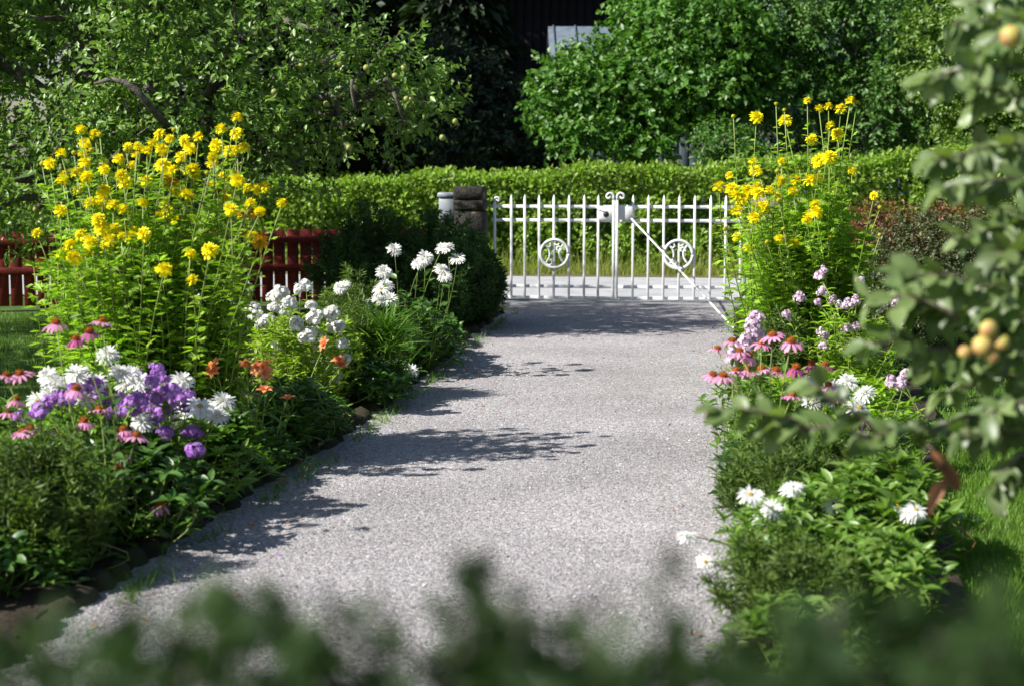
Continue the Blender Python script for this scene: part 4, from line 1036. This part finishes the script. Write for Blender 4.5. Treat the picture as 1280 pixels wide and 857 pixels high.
# ------------------------------------------------------------------ near apple branch on the right (out of focus)
base = W(2.15, 4.3); ab = thing('apple_tree', base, 'young apple tree with blurred grey-green branches reaching in', 'apple tree')
o = np.array(base); tw = Buf(); fork = base + np.array([0, 0, .75])
tube(tw, wobble(curve(base - (0, 0, .05), base + (-.05, 0, 2.5), n=7), .02), np.linspace(.055, .02, 7), 8)
leaf_me = []
for k in range(4):
    q = Buf(); v, f = t_leaf(fold=rng.uniform(.02, .22), droop=rng.uniform(.1, .5)); v = v * np.array([.62, 1, 1]); q.add(v, f, .15 + .25 * k); leaf_me.append(q.mesh('leaf', 'near_apple_leaf', smooth=True))
n_leaf = 0; rest = Buf()
SH = [((1330, 90), (1165, 95)), ((1330, 40), (1190, 30)), ((1320, 0), (1210, 5)), ((1330, 150), (1155, 100)), ((1330, 190), (1165, 200)), ((1330, 240), (1180, 235)), ((1330, 280), (1195, 300)), ((1330, 330), (1200, 350)),
      ((1330, 380), (1110, 345)), ((1330, 420), (1120, 385)), ((1330, 460), (1080, 430)), ((1330, 520), (1080, 548)), ((1090, 547), (955, 537)), ((1100, 545), (1010, 480)), ((1010, 540), (895, 510)), ((1330, 560), (1195, 540)),
      ((1330, 470), (1180, 490)), ((1300, 560), (1240, 610)), ((1340, 300), (1230, 260)), ((1340, 120), (1230, 140)), ((1340, 400), (1230, 380)), ((1340, 500), (1230, 520)), ((1330, 220), (1220, 180)), ((1330, 350), (1240, 440)), ((1200, 400), (1085, 370)), ((1330, 20), (1230, 60)), ((1330, 440), (1150, 455)), ((1320, 330), (1245, 320))]
for (a, c_) in SH:
    d = 4.0 + rng.uniform(-.45, .5)
    if c_[0] < 1100: d = 3.8 + rng.uniform(-.12, .12)
    A, C_ = P(*a, d + (.25 if a[0] > 1250 else 0)), P(*c_, d); pts = wobble(curve(A, C_, (0, 0, .02), 7), .006)
    bt = Buf(); tube(bt, pts, np.linspace(.006, .0025, 7), 5)
    if a[0] > 1250: tube(bt, curve(base + (-.03, 0, min(2.4, max(.6, A[2] - .25))), A, (0, 0, .05), 5), np.linspace(.014, .006, 5), 6)
    node('branch', bt.mesh('branch', 'twig_bark', o, smooth=True), ab)
    ln = np.linalg.norm(C_ - A); m = max(4, int(ln / .0145)); dd = nrm(C_ - A)
    for i in range(m):
        t = .08 + .92 * (i + .5) / m; ii = min(int(t * 6), 5); p = pts[ii] + (pts[ii + 1] - pts[ii]) * (t * 6 - ii)
        ld = nrm(np.cross(dd, rdir(1)[0]) * .9 + dd * .7 + np.array([0, 0, -.25])); nn = np.array([-.3, -.5, .75]) + rng.normal(size=3) * .4
        x = nrm(np.cross(ld, nn)); z = np.cross(x, ld); l = rng.uniform(.046, .082)
        M = Matrix(((x[0], ld[0], z[0]), (x[1], ld[1], z[1]), (x[2], ld[2], z[2])))
        if n_leaf < 298:
            q = node('leaf', random.choice(leaf_me), ab, Vector(p - o), M.to_euler(), l); n_leaf += 1
        else: stamp(rest, LF, [p], [ld], [nn], l, l * .6)
for (px, py, r) in [(1264, 46, .030), (1236, 412, .026), (1228, 432, .028), (1252, 428, .022), (1206, 440, .018), (1240, 445, .02)]:
    node('apple', apple_y, ab, P(px, py, 3.45) - o, tuple(rng.uniform(0, 3, 3)), r * .76)
dl = Buf(); v, f = t_leaf(fold=.35, droop=.35)
for (a, c_, w_) in [((1165, 562), (1186, 592), .5), ((1178, 575), (1200, 615), .42), ((1186, 598), (1158, 640), .34)]:
    A, C_ = P(*a, 3.9), P(*c_, 3.88); l = np.linalg.norm(C_ - A); stamp(dl, (v, f), [A], [C_ - A], [(-.2, -.7, .3)], l, l * w_)
q = node('withered_leaves', dl.mesh('withered_leaves', 'dead_leaf', o), ab, kind='stuff')
node('trunk', tw.mesh('trunk', 'twig_bark', o, smooth=True), ab)
bt = Buf(); tube(bt, curve(P(1150, 545, 3.95), P(1168, 563, 3.9), n=3), .0025, 4); node('branch', bt.mesh('branch', 'twig_bark', o), ab)
ob = shoots([(W(2.0, 4.35, 2.0), (.45, .45, .6)), (W(2.25, 4.4, 1.5), (.5, .5, .5))], 130, .25, 9, .07, wid=.5)
node('crown', ob.mesh('crown', 'near_apple_leaf', o), ab, kind='stuff')
node('foliage', rest.mesh('foliage', 'near_apple_leaf', o), ab, kind='stuff')

# ------------------------------------------------------------------ hedge right before the viewer (far out of focus)
c = W(0, 1.2); nh = thing('near_hedge', c, 'very blurred hedge top along the front, shade put into its green', 'hedge'); o = np.array(c)
n = 5200; lat = rng.uniform(-.75, .75, n); d = .75 + rng.random(n) * .5
pxs = 640 + lat / d * FPX
top_py = np.interp(pxs, [-100, 0, 150, 300, 380, 440, 500, 560, 620, 680, 740, 800, 860, 920, 1000, 1100, 1200, 1400], [800, 800, 785, 785, 805, 850, 855, 815, 790, 815, 835, 850, 815, 795, 780, 778, 770, 765])
top = CAM_H - d * (top_py - 190) / FPX - .004 + .010 * np.sin(lat * 31) + .008 * np.sin(lat * 67 + d * 40)
z = top - np.abs(rng.normal(size=n)) * .09
b = Buf(); l = rng.uniform(.016, .030, n)
stamp(b, L4, RIGHT * lat[:, None] + FWD * d[:, None] + np.c_[np.zeros(n), np.zeros(n), z], rdir(n) + (0, 0, .4), np.array([0, 0, 1.]) + rng.normal(size=(n, 3)) * .6, l, l * .62)
st = Buf()
for (px, py) in [(600, 690), (590, 730), (612, 715), (640, 750), (565, 770), (735, 762), (700, 770), (760, 752), (470, 735), (430, 760), (380, 770), (300, 770), (230, 768), (150, 780), (830, 705), (850, 780), (920, 770), (980, 755), (1040, 750), (1100, 760), (1180, 750), (1250, 760), (660, 735), (510, 790), (60, 790), (590, 700), (740, 780), (350, 752), (605, 745), (580, 760), (420, 780), (260, 760), (1010, 770), (1140, 765)]:
    dd = .82 + rng.random() * .3; e = P(px, py, dd); s0 = e.copy(); s0[2] -= .10; s0[:2] += rng.normal(size=2) * .012
    tube(st, curve(s0, e, n=4), np.linspace(.0022, .001, 4), 4); m = 22; t = rng.random(m)[:, None]
    l = rng.uniform(.014, .026, m); stamp(b, L4, s0 * (1 - t) + e * t, rdir(m) + (0, 0, .3), np.array([0, 0, 1.]) + rng.normal(size=(m, 3)) * .5, l, l * .6)
for k in range(60):
    s0 = W(rng.uniform(-.75, .75), .9 + rng.random() * .45, 0); tube(st, wobble(curve(s0, s0 + (rng.normal() * .04, rng.normal() * .04, 1.22), n=5), .02), np.linspace(.007, .002, 5), 4)
node('foliage', b.mesh('foliage', 'near_hedge_leaf_shaded', o), nh, kind='stuff')
node('stems', st.mesh('stems', 'bark', o), nh, kind='stuff')
